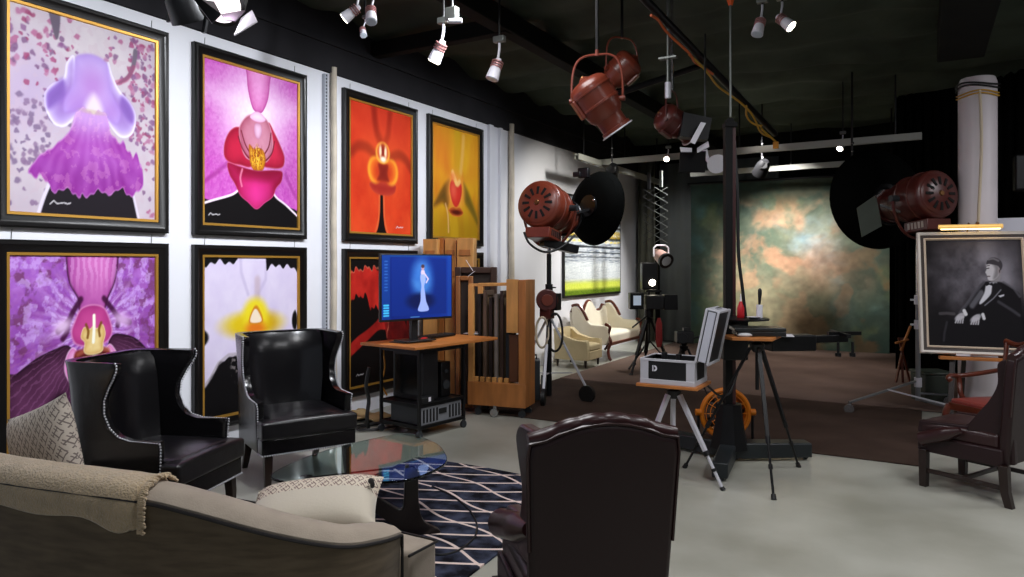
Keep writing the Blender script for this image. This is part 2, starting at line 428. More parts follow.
def art_cattleya():
    A = Art(NU, NV); U, V = A.U, A.V; n = fbm(U, V, 7, 8); f = fbm(U, V, 26, 18)
    A.fill(mixc((212, 202, 206), (184, 168, 184), fbm(U, V, 5, 3))); A.fill((172, 146, 192), .5*ell(U, V, .12, .58, .22, .2, .9))
    A.fill((196, 172, 186), (f > .56)*.3)
    Rn = random.Random(5); wx = .014*(vnoise(U, V, 55, 1)-.5); wy = .014*(vnoise(U, V, 55, 2)-.5)
    for k in range(420):
        x, y = Rn.random(), Rn.random(); z = Rn.random()
        if z < .22: x = .80+Rn.random()*.2; y = .62+.36*Rn.random()
        elif z < .36: x = Rn.random()*.34; y = .70+.28*Rn.random()
        elif z < .48: x = .80+Rn.random()*.2; y = .38+.2*Rn.random()
        elif z < .6: x = Rn.random()*.25; y = .2+.35*Rn.random()
        r = .006+.011*Rn.random()
        c = [(150, 66, 104), (168, 92, 132), (134, 90, 134), (176, 116, 150), (120, 84, 122)][k % 5] if y > .58 or x > .5 else [(132, 104, 138), (118, 96, 130)][k % 2]
        A.fill(c, .8*ell(U+wx, V+wy, x, y, r*1.25, r, .4))
    A.fill((104, 92, 108), poly(U, V, [(.24, 1.02), (.31, 1.02), (.305, .9), (.285, .875), (.265, .92)], .006))
    A.fill((112, 100, 116), poly(U, V, [(.83, .93), (.86, .92), (.835, .82), (.78, .75), (.70, .72), (.78, .78), (.815, .85)], .006)); A.fill((170, 66, 110), cst(U, V, [(.70, .725), (.78, .76), (.83, .83)], .008, .012)*.5)
    A.fill((30, 25, 31), poly(U, V, [(.18, -.05), (.87, -.05), (.86, .0), (.81, .17), (.25, .17), (.19, .0)], .006, False))
    A.fill((222, 212, 232), cst(U, V, [(.17, -.02), (.2, .06), (.245, .15)], .006, .01)); A.fill((222, 212, 232), cst(U, V, [(.875, -.02), (.85, .06), (.82, .15)], .004, .01)*.8)
    for pts in ([(.40, .815), (.355, .77), (.335, .69), (.26, .645), (.215, .59), (.225, .51), (.275, .45), (.34, .445), (.41, .50), (.45, .57), (.43, .66), (.42, .75)],
                [(.64, .825), (.67, .76), (.72, .69), (.80, .635), (.845, .57), (.835, .49), (.79, .445), (.72, .44), (.645, .50), (.61, .57), (.625, .68), (.63, .76)]):
        petal(A, pts, (150, 112, 188), (214, 200, 240), .045, .006, (238, 232, 250), .012, n, .5)
    petal(A, [(.335, .685), (.27, .64), (.225, .59), (.235, .52), (.29, .55), (.35, .60)], (120, 84, 164), (140, 104, 186), .04, .02); petal(A, [(.74, .66), (.80, .63), (.835, .57), (.82, .52), (.77, .54), (.72, .60)], (122, 86, 166), (144, 106, 188), .04, .02)
    petal(A, [(.41, .80), (.45, .83), (.53, .845), (.61, .83), (.64, .80), (.66, .68), (.73, .57), (.70, .50), (.6, .54), (.5, .55), (.40, .53), (.34, .52), (.34, .58), (.40, .68)], (206, 184, 230), (170, 138, 212), .05, .012, None, .01, n, .6)
    A.fill((176, 120, 198), .75*ell(U, V, .53, .68, .09, .09, .9)); A.fill((156, 96, 188), .5*ell(U, V, .42, .57, .07, .06, .9)); A.fill((156, 96, 188), .5*ell(U, V, .66, .57, .06, .06, .9))
    A.fill((236, 222, 226), poly(U, V, [(.54, .64), (.60, .56), (.56, .53), (.5, .53), (.48, .57)], .03)*.85)
    ed = .010*np.sin(U*47+3*n)+.007*np.sin(U*113+5*n)+.01*(f-.5)
    m, d = petal(A, [(.43, .54), (.53, .545), (.63, .54), (.67, .47), (.73, .405), (.84, .35), (.90, .27), (.90, .18), (.82, .13), (.72, .15), (.63, .12), (.55, .13), (.47, .09), (.38, .125), (.29, .12), (.2, .17), (.12, .2), (.17, .27), (.27, .34), (.35, .40), (.40, .47)], (168, 82, 180), (142, 44, 146), .06, .006, None, .01, n, .9, 0, U+.8*ed, V+ed)
    A.fill((204, 168, 224), m*sm(.36, .52, V)*.8); fan = np.sin(np.arctan2(U-.53, V-.66)*38+7*n)*.5+.5
    A.fill((222, 160, 226), m*fan*.14); A.fill((112, 22, 116), m*ell(U, V, .56, .2, .32, .08, .9)*.45*(1-fan*.4)); A.fill((236, 206, 238), m*np.exp(-(d/.006)**2)*.5); A.fill((240, 190, 210), m*(f > .60)*.18)
    A.fill((190, 170, 140), ell(U, V, .53, .545, .08, .012, .7)*.5); sig(A, .25, .05); return A
def art_pink():
    A = Art(NU, NV); U, V = A.U, A.V
    r = np.hypot((U-.52)*1.0, (V-.70)*1.1); ang = np.arctan2(V-.68, U-.52); tex = fbm(U*3, V*3, 16, 2); n = fbm(U, V, 7, 3); ray = np.sin(ang*70+tex*9)*.5+.5
    A.fill(mixc((250, 224, 246), (204, 88, 192), sm(.03, .62, r)+.3*(tex-.5))); A.fill((244, 176, 232), ray*.16*sm(.1, .3, r)); A.fill((180, 60, 168), (fbm(U, V, 44, 7) > .58)*.22*sm(.25, .5, r))
    A.fill((255, 240, 252), np.exp(-((V-.74-.15*np.abs(U-.5))/.09)**2)*.35)
    petal(A, [(.43, 1.08), (.68, 1.08), (.675, .95), (.655, .84), (.60, .755), (.55, .74), (.49, .76), (.445, .86), (.43, .95)], (236, 160, 216), (196, 84, 160), .05, .005, (176, 60, 140), .007, tex, .3)
    petal(A, [(-.05, .11), (.1, .14), (.28, .185), (.4, .25), (.52, .27), (.66, .25), (.74, .2), (.86, .15), (1.05, .07), (1.05, -.3), (-.05, -.3)], (12, 9, 11), (12, 9, 11), .05, .004)
    A.fill((250, 230, 248), cst(U, V, [(-.02, .115), (.1, .145), (.28, .19), (.36, .235)], .0045, .006)); A.fill((250, 230, 248), cst(U, V, [(1.0, .085), (.86, .155), (.75, .2), (.70, .25)], .0045, .006))
    A.fill((158, 44, 136), cst(U, V, [(.0, .25), (.1, .30), (.2, .36), (.25, .40)], .003, .022)*.55); A.fill((158, 44, 136), cst(U, V, [(1.0, .2), (.92, .28), (.86, .36)], .003, .022)*.45)
    petal(A, [(.33, .62), (.42, .60), (.47, .52), (.50, .42), (.46, .375), (.36, .38), (.26, .385), (.20, .42), (.20, .50), (.25, .58)], (206, 34, 70), (150, 16, 48), .04, .005, (232, 110, 130), .005, n, .7)
    petal(A, [(.66, .69), (.73, .63), (.80, .55), (.845, .48), (.835, .42), (.78, .395), (.68, .39), (.60, .40), (.58, .48), (.62, .58)], (214, 42, 78), (156, 18, 50), .04, .005, (232, 120, 140), .005, n, .7)
    petal(A, [(.35, .62), (.41, .69), (.48, .72), (.57, .725), (.65, .70), (.70, .62), (.71, .52), (.66, .44), (.60, .42), (.47, .42), (.40, .45), (.36, .53)], (214, 146, 170), (168, 78, 104), .04, .008, (238, 196, 214), .006, n, .8)
    for p in ([(.34, .56), (.38, .49), (.44, .44), (.49, .425)], [(.37, .60), (.41, .52), (.47, .46)], [(.73, .57), (.70, .49), (.64, .44), (.59, .425)], [(.69, .62), (.665, .53), (.60, .46)]): A.fill((112, 22, 42), cst(U, V, p, .003, .006)*.85)
    petal(A, [(.46, .70), (.5, .735), (.55, .745), (.60, .73), (.63, .70), (.58, .68), (.51, .68)], (250, 226, 244), (222, 160, 204), .02, .004); petal(A, [(.52, .665), (.575, .665), (.59, .62), (.56, .57), (.52, .58), (.505, .63)], (236, 200, 226), (198, 130, 168), .02, .005)
    petal(A, [(.45, .52), (.5, .5), (.55, .51), (.60, .5), (.63, .45), (.61, .38), (.56, .355), (.50, .36), (.46, .41)], (232, 166, 32), (170, 84, 20), .03, .006, None, .01, tex, .8)
    A.fill((120, 36, 20), (np.sin(U*120+14*tex) > .35)*ell(U, V, .54, .44, .08, .08, .4)*.6); A.fill((250, 214, 80), (np.sin(U*90-10*tex+2) > .6)*ell(U, V, .54, .45, .07, .07, .4)*.7)
    m, d = petal(A, [(.23, .385), (.34, .375), (.44, .365), (.54, .36), (.64, .37), (.74, .38), (.82, .375), (.81, .31), (.75, .26), (.71, .2), (.62, .155), (.53, .11), (.44, .15), (.36, .19), (.30, .26), (.25, .31)], (214, 36, 116), (146, 12, 52), .07, .005, (236, 130, 170), .004, n, .6)
    A.fill((234, 60, 160), m*ell(U, V, .54, .2, .14, .09, .9)*.7); A.fill((130, 10, 44), m*ell(U, V, .54, .34, .2, .04, .9)*.6); A.fill((240, 150, 180), cst(U, V, [(.38, .355), (.36, .30), (.375, .25)], .005, .008)*.7)
    sig(A, .05, .05, .8); return A
def art_orange():
    A = Art(150, 200); U, V = A.U, A.V; n = fbm(U, V, 5, 3); f = fbm(U, V, 24, 5)
    A.fill(mixc((190, 38, 18), (226, 74, 34), n+.35*sm(.5, 0, V)-.1)); A.fill((212, 90, 46), (f > .56)*.12*sm(.5, .2, V))
    A.fill((238, 76, 50), ell(U, V, .5, .9, .4, .3, .95)*.55)
    A.fill((130, 22, 14), .6*cst(U, V, [(.37, 1.0), (.385, .9), (.42, .8), (.47, .74)], .006, .07)); A.fill((130, 22, 14), .45*cst(U, V, [(.64, 1.0), (.62, .9), (.6, .8), (.56, .74)], .006, .06))
    A.fill((112, 20, 12), .6*cst(U, V, [(.02, .60), (.12, .66), (.26, .665), (.38, .62)], .008, .06)); A.fill((112, 20, 12), .6*cst(U, V, [(1.0, .56), (.9, .63), (.78, .655), (.64, .62)], .008, .06))
    A.fill((252, 130, 50), ell(U, V, .52, .56, .36, .22, .98)*.3)
    petal(A, [(.40, -.03), (.58, -.03), (.55, .05), (.525, .15), (.515, .31), (.475, .31), (.465, .15), (.44, .05)], (14, 6, 6), (30, 8, 6), .02, .005)
    A.fill((222, 110, 60), (cst(U, V, [(.39, 0), (.43, .07), (.455, .16), (.46, .3)], .006, .012)+cst(U, V, [(.60, 0), (.56, .07), (.54, .16), (.53, .3)], .006, .012)).clip(0, 1)*.7)
    petal(A, [(.30, .385), (.38, .415), (.5, .42), (.62, .415), (.73, .40), (.72, .345), (.64, .31), (.52, .305), (.42, .31), (.34, .34)], (158, 34, 28), (196, 66, 44), .03, .010, None, .01, n, .6)
    for cx in (.39, .655):
        A.fill((252, 176, 50), ell(U, V, cx, .50, .115, .105, .22)); A.fill((236, 112, 34), ell(U, V, cx+(.01 if cx < .5 else -.01), .505, .092, .085, .35)); A.fill((206, 62, 24), ell(U, V, cx+(.04 if cx < .5 else -.04), .49, .06, .07, .9))
    petal(A, [(.44, .56), (.6, .56), (.60, .48), (.62, .42), (.52, .41), (.42, .42), (.45, .48)], (130, 30, 18), (176, 52, 26), .02, .02)
    A.fill((255, 186, 70), ell(U, V, .515, .645, .115, .088, .16)); A.fill((214, 84, 44), ell(U, V, .515, .65, .092, .07, .3)); A.fill((120, 24, 20), ell(U, V, .515, .66, .03, .05, .8)*.8)
    A.fill((255, 226, 190), ell(U, V, .475, .655, .02, .045, .6)); A.fill((255, 226, 190), ell(U, V, .56, .655, .02, .045, .6)); A.fill((255, 248, 220), ell(U, V, .52, .595, .045, .022, .6))
    sig(A, .74, .05, .9); return A
def art_yellow():
    A = Art(150, 200); U, V = A.U, A.V; n = fbm(U*1.6, V*.6, 6, 3); ang = np.arctan2(V-.45, U-.5)
    A.fill(mixc((204, 122, 30), (220, 172, 32), n+.22*np.sin(ang*7+2*n))); A.fill((202, 164, 32), cst(U, V, [(.53, 1.0), (.53, .75), (.52, .55)], .03, .09)*.8)
    A.fill((232, 128, 44), ell(U, V, .2, .75, .26, .24, .98)*.55); A.fill((238, 172, 44), ell(U, V, .84, .75, .22, .25, .98)*.6); A.fill((236, 190, 120), cst(U, V, [(.66, .95), (.64, .8), (.60, .62)], .01, .05)*.5)
    A.fill((166, 128, 22), sm(.4, .05, V)*.75); A.fill((206, 162, 30), cst(U, V, [(.42, .2), (.46, .1), (.46, 0)], .06, .05)*.6)
    petal(A, [(.36, .53), (.27, .50), (.16, .42), (.05, .32), (.0, .26), (.08, .27), (.2, .30), (.30, .27), (.36, .33), (.35, .43)], (92, 66, 22), (150, 96, 28), .05, .03)
    petal(A, [(.66, .53), (.76, .46), (.88, .34), (1.0, .2), (.98, .12), (.88, .2), (.76, .28), (.68, .34), (.66, .43)], (98, 80, 26), (156, 120, 30), .05, .03)
    A.fill((226, 180, 130), cst(U, V, [(.27, .30), (.32, .2), (.33, .05)], .004, .02)*.7)
    A.fill((244, 150, 70), ell(U, V, .49, .43, .17, .16, .6)); petal(A, [(.36, .44), (.38, .51), (.43, .53), (.49, .48), (.55, .52), (.61, .50), (.62, .42), (.57, .33), (.49, .28), (.41, .33)], (222, 58, 44), (196, 44, 36), .04, .015)
    A.fill((240, 112, 84), ell(U, V, .44, .44, .06, .07, .9)*.6); A.fill((250, 200, 120), cst(U, V, [(.42, .60), (.47, .54), (.52, .50), (.57, .52)], .012, .03)*.9); A.fill((240, 130, 70), ell(U, V, .42, .56, .05, .04, .8)*.7)
    petal(A, [(.33, .25), (.42, .285), (.5, .28), (.58, .285), (.66, .24), (.6, .205), (.5, .195), (.4, .205)], (150, 50, 24), (226, 130, 50), .02, .008); A.fill((86, 24, 14), ell(U, V, .5, .235, .1, .02, .7))
    return A
def art_magenta():
    A = Art(NU, NV); U, V = A.U, A.V-.05; r = np.hypot(U-.52, V-.56); ang = np.arctan2(V-.56, U-.52)
    n = fbm(U, V, 9, 2); f = fbm(U, V, 24, 5); g = fbm(U*1.3, V*1.3, 14, 15); ray = np.sin(ang*30+9*n)*.5+.5; ray2 = np.sin(ang*61+14*f)*.5+.5
    A.fill(mixc((118, 40, 130), (184, 120, 212), n*1.2-.05)); A.fill((108, 52, 92), sm(.50, .60, g)*.75*sm(.2, .45, r)); A.fill((206, 168, 236), sm(.54, .64, f)*.65); A.fill((150, 80, 190), (fbm(U, V, 40, 9) > .55)*.35)
    A.fill((226, 196, 246), np.clip(ray*1.4-.4, 0, 1)*sm(.50, .12, r)*.65); A.fill((120, 44, 130), np.clip(ray2*1.6-.9, 0, 1)*sm(.55, .15, r)*.5)
    m, d = petal(A, [(.35, 1.12), (.72, 1.12), (.715, .98), (.69, .86), (.64, .77), (.60, .70), (.45, .70), (.43, .77), (.37, .86), (.35, .98)], (206, 112, 186), (150, 56, 140), .06, .005, (40, 10, 36), .010, n, .6)
    A.fill((236, 190, 236), m*(np.sin((U-.53)*150*(1.4-V*.5)+8*n) > .1)*.35*sm(.7, .9, V))
    for pts in ([(-.05, .36), (.05, .42), (.16, .48), (.28, .52), (.37, .53), (.42, .44), (.43, .3), (.45, .1), (.46, -.2), (-.05, -.2)], [(1.05, .42), (.95, .46), (.86, .53), (.76, .565), (.67, .565), (.63, .48), (.62, .3), (.58, .1), (.54, -.2), (1.05, -.2)]):
        petal(A, pts, (104, 54, 92), (50, 20, 42), .10, .005, (34, 10, 30), .008, n, .7)
    A.fill((170, 110, 160), (np.sin(ang*80+6*f) > .75)*sm(.12, .3, r)*(V < .5)*.28)
    petal(A, [(.38, .12), (.36, .25), (.3, .3), (.18, .2), (.05, .1), (-.05, .05), (-.05, -.1), (.4, -.1)], (24, 8, 20), (60, 26, 50), .05, .02)
    for p in ([(.45, .72), (.40, .66), (.36, .60), (.30, .56)], [(.61, .72), (.67, .66), (.72, .61), (.80, .58)], [(.36, .60), (.36, .56), (.33, .52)], [(.72, .61), (.71, .57)]): A.fill((58, 12, 50), cst(U, V, p, .007, .018)*.9)
    A.fill((240, 206, 244), ell(U, V, .33, .585, .06, .035, .8, .4)*.9); A.fill((232, 190, 240), ell(U, V, .745, .60, .07, .035, .8, -.3)*.85)
    petal(A, [(.45, .72), (.53, .74), (.61, .72), (.65, .66), (.67, .59), (.64, .54), (.58, .52), (.48, .52), (.41, .54), (.385, .60), (.41, .66)], (216, 84, 158), (164, 46, 120), .05, .010, (242, 176, 220), .006, n, .6)
    petal(A, [(.40, .52), (.44, .47), (.425, .40), (.435, .33), (.44, .28), (.40, .31), (.36, .36), (.34, .42), (.36, .49)], (244, 190, 226), (206, 96, 176), .025, .006, (255, 236, 250), .005)
    petal(A, [(.645, .52), (.61, .47), (.64, .41), (.66, .38), (.70, .40), (.71, .45), (.68, .50)], (244, 190, 226), (206, 96, 176), .025, .006, (255, 236, 250), .005)
    petal(A, [(.42, .50), (.52, .50), (.63, .50), (.665, .44), (.64, .39), (.53, .375), (.43, .38), (.40, .43)], (60, 8, 14), (128, 36, 36), .03, .010)
    A.fill((190, 110, 80), cst(U, V, [(.43, .43), (.53, .46), (.64, .44)], .003, .02)*.6)
    petal(A, [(.45, .57), (.47, .62), (.51, .61), (.535, .625), (.56, .61), (.60, .63), (.62, .58), (.605, .53), (.60, .49), (.56, .475), (.50, .475), (.47, .495), (.475, .54)], (240, 214, 150), (206, 160, 84), .02, .005, (255, 240, 200), .004, f, .6)
    for p in ([(.485, .585), (.50, .55), (.495, .515)], [(.59, .59), (.575, .555), (.58, .52)]): A.fill((120, 74, 20), cst(U, V, p, .004, .008)*.9)
    A.fill((255, 252, 232), cst(U, V, [(.54, .63), (.54, .56), (.535, .49)], .006, .008)); return A
def art_white():
    A = Art(NU, NV); U, V = A.U, A.V; n = fbm(U, V, 7, 3)
    A.fill(mixc((226, 216, 236), (204, 190, 222), n))
    A.fill((190, 176, 210), stroke(U, V, [(.36, 1.0), (.37, .9), (.44, .76)], .004, .02)*.6); A.fill((190, 176, 210), stroke(U, V, [(.64, 1.0), (.63, .85), (.55, .76)], .004, .02)*.6)
    A.fill((190, 166, 176), stroke(U, V, [(.54, .85), (.54, .72)], .01, .04)*.6)
    e = .012*np.sin(U*70)+.01*np.sin(U*33)
    A.fill((12, 10, 12), poly(U, V+e, [(-.05, 1.05), (-.05, .93), (.04, .96), (.2, .97), (.33, .965), (.35, 1.05)], .006, False))
    A.fill((12, 10, 12), poly(U, V+e, [(.63, 1.05), (.64, .93), (.8, .95), (.93, .93), (1.05, .9), (1.05, 1.05)], .006, False))
    A.fill((12, 10, 12), ell(U+.3*e, V, -.01, .5, .06, .05, .2)); A.fill((12, 10, 12), ell(U+.5*e, V, .97, .56, .035, .07, .2))
    A.fill(mixc((232, 206, 30), (206, 160, 20), n), ell(U, V, .5, .56, .30, .085, .45)); A.fill((236, 214, 40), ell(U, V, .52, .62, .13, .11, .35))
    A.fill((226, 120, 30), ell(U, V, .52, .53, .1, .05, .6)); A.fill((206, 130, 30), poly(U, V, [(.45, .57), (.5, .67), (.55, .67), (.6, .57)], .01))
    A.fill((246, 226, 200), poly(U, V, [(.465, .575), (.5, .65), (.54, .65), (.585, .575)], .006))
    A.fill((14, 12, 14), poly(U, V+e*.6, [(-.02, .18), (.06, .24), (.14, .32), (.22, .36), (.3, .37), (.36, .34), (.38, .24), (.5, .2), (.7, .25), (.9, .3), (1.05, .35), (1.05, -.1), (-.02, -.1)], .006, False))
    A.fill((170, 160, 168), stroke(U, V, [(.0, .19), (.07, .25), (.14, .33), (.24, .375), (.32, .375)], .006, .012)*.7)
    A.fill((150, 140, 140), (fbm(U, V, 40, 7) > .58)*ell(U, V, .34, .3, .08, .1, .3)*.7); return A
def art_red():
    A = Art(150, 200); U, V = A.U, A.V; n = fbm(U, V, 9, 3); A.fill((12, 8, 8))
    e = .018*np.sin(U*44)+.012*np.sin(U*90+V*30)
    m = poly(U+.5*e, V+e, [(-.05, .9), (.12, .91), (.3, .93), (.5, .9), (.64, .92), (.78, .88), (.84, .72), (.8, .6), (.84, .5), (.74, .46), (.7, .58), (.55, .62), (.36, .6), (.25, .7), (.1, .7), (-.05, .69)], .008)
    A.fill(mixc((150, 24, 20), (206, 46, 36), n*1.3-.1), m)
    m = poly(U, V, [(-.05, .3), (.1, .38), (.28, .44), (.42, .5), (.55, .58), (.8, .62), (.82, .48), (.6, .42), (.45, .42), (.3, .36), (.16, .3), (-.05, .22)], .008)
    A.fill(mixc((120, 18, 16), (196, 44, 36), n), m)
    A.fill(mixc((60, 10, 12), (140, 26, 24), n), poly(U+e, V+e, [(.5, .58), (.66, .62), (.9, .5), (1.0, .3), (.9, .22), (.7, .26), (.56, .38)], .01)*.9)
    A.fill((222, 130, 100), (stroke(U+e, V+e, [(.5, .62), (.62, .5), (.6, .36)], .002, .008)+stroke(U+.5*e, V+e, [(0, .9), (.3, .93), (.6, .91), (.78, .88)], .002, .008)).clip(0, 1)*.6)
    sig(A, .1, .08, .8); return A
def art_dark():
    A = Art(60, 80); U, V = A.U, A.V; A.fill((14, 12, 10)); A.fill((196, 120, 30), ell(U, V, .6, .5, .4, .35, .5)); A.fill((90, 130, 40), ell(U, V, .8, .86, .2, .08, .5)); return A

def framed_picture(yc, zc, w, h, art, label, group=None, bw=.085, d=.055):
    t = thing('framed_picture', label, 'picture', (WX, yc, zc), 0, group)
    # local: X out of wall, Y along wall, Z up
    b = MB(); f1 = w/2; g1 = h/2
    sec = [(0, 0), (d*.8, 0), (d, .012), (d, .03), (d*.82, bw*.55), (d*.7, bw*.95), (d*.5, bw), (0, bw)]
    def ring(y, z): return None
    cs = [(-f1, -g1, 1, 1), (f1, -g1, -1, 1), (f1, g1, -1, -1), (-f1, g1, 1, -1)]
    rings = [[(x, cy+sy*k, cz+sz*k) for x, k in sec] for cy, cz, sy, sz in cs]
    rings.append(rings[0])
    b.loft(rings, True, False); bmesh.ops.remove_doubles(b.bm, verts=b.bm.verts[:], dist=1e-5)
    b.build('frame', m_frame, t, sharp=25)
    b = MB(); a, c, e = bw, bw+.022, d*.55
    rings = [[(x, cy+sy*k, cz+sz*k) for x, k in ((e-.01, a-.003), (e+.006, a), (e+.004, c-.004), (e-.012, c))] for cy, cz, sy, sz in cs]
    rings.append(rings[0]); b.loft(rings, True, False); bmesh.ops.remove_doubles(b.bm, verts=b.bm.verts[:], dist=1e-5)
    b.build('gold_slip', m_gold, t, sharp=25)
    iw, ih = w-2*c+.01, h-2*c+.01
    M = basis((e-.011, 0, 0), Vector((0, 1, 0)), Vector((0, 0, 1)), Vector((1, 0, 0)))
    painted('print', art, M, iw, ih, m_print, t)
    for s_ in (-1, 1): MB().tube([(.004, s_*w*.4, h/2), (.004, s_*w*.4+.004, h/2+.07)], .003, 5).build('hanging_wire', mat('steel_wire', (150, 150, 150), .4, .8), t)
    return t
GP = 'large framed orchid photographs on the white wall'
ys = [2.92, 4.39, 6.15, 7.615]
arts_t = [(art_cattleya, 'large picture of a lilac ruffled orchid on a spotted cream ground'),
          (art_pink, 'large picture of a pink orchid with crimson lip'),
          (art_orange, 'large picture of an orange red orchid with glowing centre'),
          (art_yellow, 'large picture of a golden yellow orchid with red heart')]
arts_b = [(art_magenta, 'large picture of a veined magenta orchid with a gold mask, lower row'),
          (art_white, 'large picture of a white orchid with yellow throat, lower row'),
          (art_red, 'large picture of red petals on black behind the monitor'),
          (art_dark, 'mostly hidden dark picture behind the wooden crates, lower row')]
for (y, (fn, lab)) in zip(ys, arts_t): framed_picture(y, 2.652, 1.24, 1.60, fn(), lab, GP)
for (y, (fn, lab)) in zip(ys, arts_b): framed_picture(y, .985, 1.24, 1.57, fn(), lab, GP)

# landscape photograph further along the wall
def art_land():
    A = Art(150, 150); U, V = A.U, A.V; n = fbm(U*1.2, V*14, 6, 3); n2 = fbm(U*2, V*30, 9, 9); sp = fbm(U*8, V*10, 12, 5)
    A.fill(mixc((236, 236, 232), (120, 132, 150), n2*1.2-.1)); A.fill((70, 78, 92), sm(.60, .72, n)*.6)
    for y, wd, c in ((.50, .010, (24, 26, 30)), (.44, .006, (40, 44, 50)), (.39, .006, (60, 64, 70)), (.60, .016, (30, 30, 26)), (.72, .01, (40, 40, 36)), (.80, .012, (30, 34, 30)), (.90, .014, (36, 40, 44))):
        A.fill(c, sm(wd*1.6, wd*.6, abs(V-y+.014*(n-.5)))*.85)
    A.fill(mixc((236, 190, 40), (150, 130, 40), sp), sm(.05, .03, abs(V-.645))*.9*(sp > .4)); A.fill((226, 186, 50), sm(.035, .02, abs(V-.845))*(sp > .45)*.9); A.fill((230, 200, 60), sm(.015, .008, abs(V-.56))*(sp > .5)*.8)
    A.fill(mixc((246, 248, 244), (190, 198, 204), sp), sm(.36, .30, V)*sm(.10, .18, V)*.8)
    A.fill(mixc((196, 214, 60), (230, 232, 120), sp), sm(.17, .10, V)); A.fill(mixc((60, 84, 24), (140, 170, 40), sp), sm(.07, .03, V)); return A
t = thing('framed_picture', 'wide landscape photograph with green grass along its bottom, beyond the spotlight', 'picture', (WX, 12.07, 1.93))
b = MB(); b.box((.02, 0, 0), (.04, 2.6, 1.78)); b.build('frame', m_frame, t, bevel=.004)
painted('print', art_land(), basis((.0415, 0, 0), Vector((0, 1, 0)), Vector((0, 0, 1)), Vector((1, 0, 0))), 2.52, 1.70, m_print, t)

# painted backdrop
def art_back():
    A = Art(220, 200); U, V = A.U, A.V
    wu = .10*(fbm(U, V, 6, 61)-.5); wv = .10*(fbm(U, V, 6, 71)-.5); st = lambda x, k=2.2: np.clip((x-.5)*k+.5, 0, 1)
    a = st(fbm(U+wu, V+wv, 4, 3, 6)); b_ = st(fbm(U+wu, V+wv, 5, 21, 6)); c_ = st(fbm(U+wu, V+wv, 3.5, 33, 6)); d = st(fbm(U+wu, V+wv, 8, 41, 6)); e = fbm(U, V, 34, 55, 3)
    A.fill(mixc((36, 54, 46), (66, 88, 76), a)); A.fill((84, 98, 62), sm(.5, .8, b_)*.6); A.fill((52, 100, 108), sm(.45, .8, c_)*.7*sm(.8, .25, U)); A.fill((116, 78, 46), sm(.5, .8, d)*.6*sm(.1, .5, U))
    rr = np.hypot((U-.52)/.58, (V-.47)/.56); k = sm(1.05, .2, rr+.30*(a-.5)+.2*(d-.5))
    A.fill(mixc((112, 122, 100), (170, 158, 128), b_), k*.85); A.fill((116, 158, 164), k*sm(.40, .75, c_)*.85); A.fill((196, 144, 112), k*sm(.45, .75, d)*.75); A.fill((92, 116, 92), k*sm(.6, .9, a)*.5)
    A.fill((158, 188, 204), ell(U+.16*(a-.5), V+.16*(b_-.5), .54, .60, .17, .17, .95)*.8*sm(.1, .6, c_)); A.fill((206, 160, 126), ell(U+.2*(a-.5), V+.2*(b_-.5), .46, .76, .24, .09, .9)*.6*sm(.2, .6, d))
    A.fill((198, 146, 116), ell(U+.2*(d-.5), V+.1*(a-.5), .66, .46, .14, .11, .9)*.6); A.fill((196, 180, 144), ell(U+.1*(d-.5), V+.2*(a-.5), .48, .24, .24, .18, .95)*.55); A.fill((60, 50, 36), ell(U+.2*(d-.5), V+.2*(a-.5), .86, .55, .13, .16, .9)*.45)
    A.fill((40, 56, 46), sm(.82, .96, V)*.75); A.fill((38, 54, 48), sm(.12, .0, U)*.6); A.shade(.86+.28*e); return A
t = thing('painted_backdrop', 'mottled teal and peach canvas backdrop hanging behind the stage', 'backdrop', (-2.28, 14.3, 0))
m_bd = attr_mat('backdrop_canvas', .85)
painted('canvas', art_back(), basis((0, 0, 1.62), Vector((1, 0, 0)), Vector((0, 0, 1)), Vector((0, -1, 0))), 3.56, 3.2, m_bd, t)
b = MB(); b.tube([(-1.85, .02, 3.24), (1.85, .02, 3.24)], .03, 10); b.build('roller', mat('dark_metal', (28, 28, 30), .4, .6), t)

# ceiling rails over the stage
m_rail = mat('pale_aluminium', (168, 168, 160), .4, .35)
def rail(p0, p1, lab):
    p0, p1 = Vector(p0), Vector(p1); t = thing('ceiling_rail', lab, 'rail', tuple((p0+p1)/2)); b = LB(t)
    d = (p1-p0).normalized(); s_ = Vector((-d.y, d.x, 0))
    for o_ in (-.03, .03): b.bar(p0+s_*o_, p1+s_*o_, .016, .09)
    b.bar(p0+Vector((0, 0, .02)), p1+Vector((0, 0, .02)), .07, .012); b.build('track', m_rail, t)
    n = max(2, int((p1-p0).length/1.6))
    for k in range(n+1):
        q = p0.lerp(p1, (k+.15)/(n+.3)); b = LB(t); b.cyl(q+Vector((0, 0, .03)), (q.x, q.y, HC), .012, n=8); b.build('hanger', MATS['dark_metal'], t)
rail((-4.72, 10.95, 3.3), (.0, 10.8, 3.3), 'long pale ceiling rail nearest the camera above the stage')
rail((-3.75, 13.2, 3.3), (-.2, 13.1, 3.3), 'farther pale ceiling rail just above the backdrop')
rail((-4.62, 10.0, 3.28), (-4.62, 14.1, 3.28), 'ceiling rail running back along the left wall')
# ================================================================== SEATING
m_blk = mat('black_leather', (14, 13, 15), .22, bump=.12, bscale=14, spec=.45)
m_blk2 = mat('black_leather_seat', (19, 18, 21), .3, bump=.35, bscale=9, spec=.6)
m_burg = mat('oxblood_leather', (38, 21, 23), .42, bump=.08, bscale=30, spec=.35)
m_burgb = mat('oxblood_leather_shiny', (46, 22, 23), .3, bump=.08, bscale=20, spec=.5)
m_dkwood = mat('dark_wood', (34, 20, 15), .35)
m_mahog = mat('mahogany', (92, 40, 24), .28, vary=.3, vscale=7, stretch=(1, 1, 4))
m_nail = mat('silver_nailheads', (200, 200, 206), .3, .5)
m_brass = mat('aged_brass', (120, 84, 50), .35, .8)

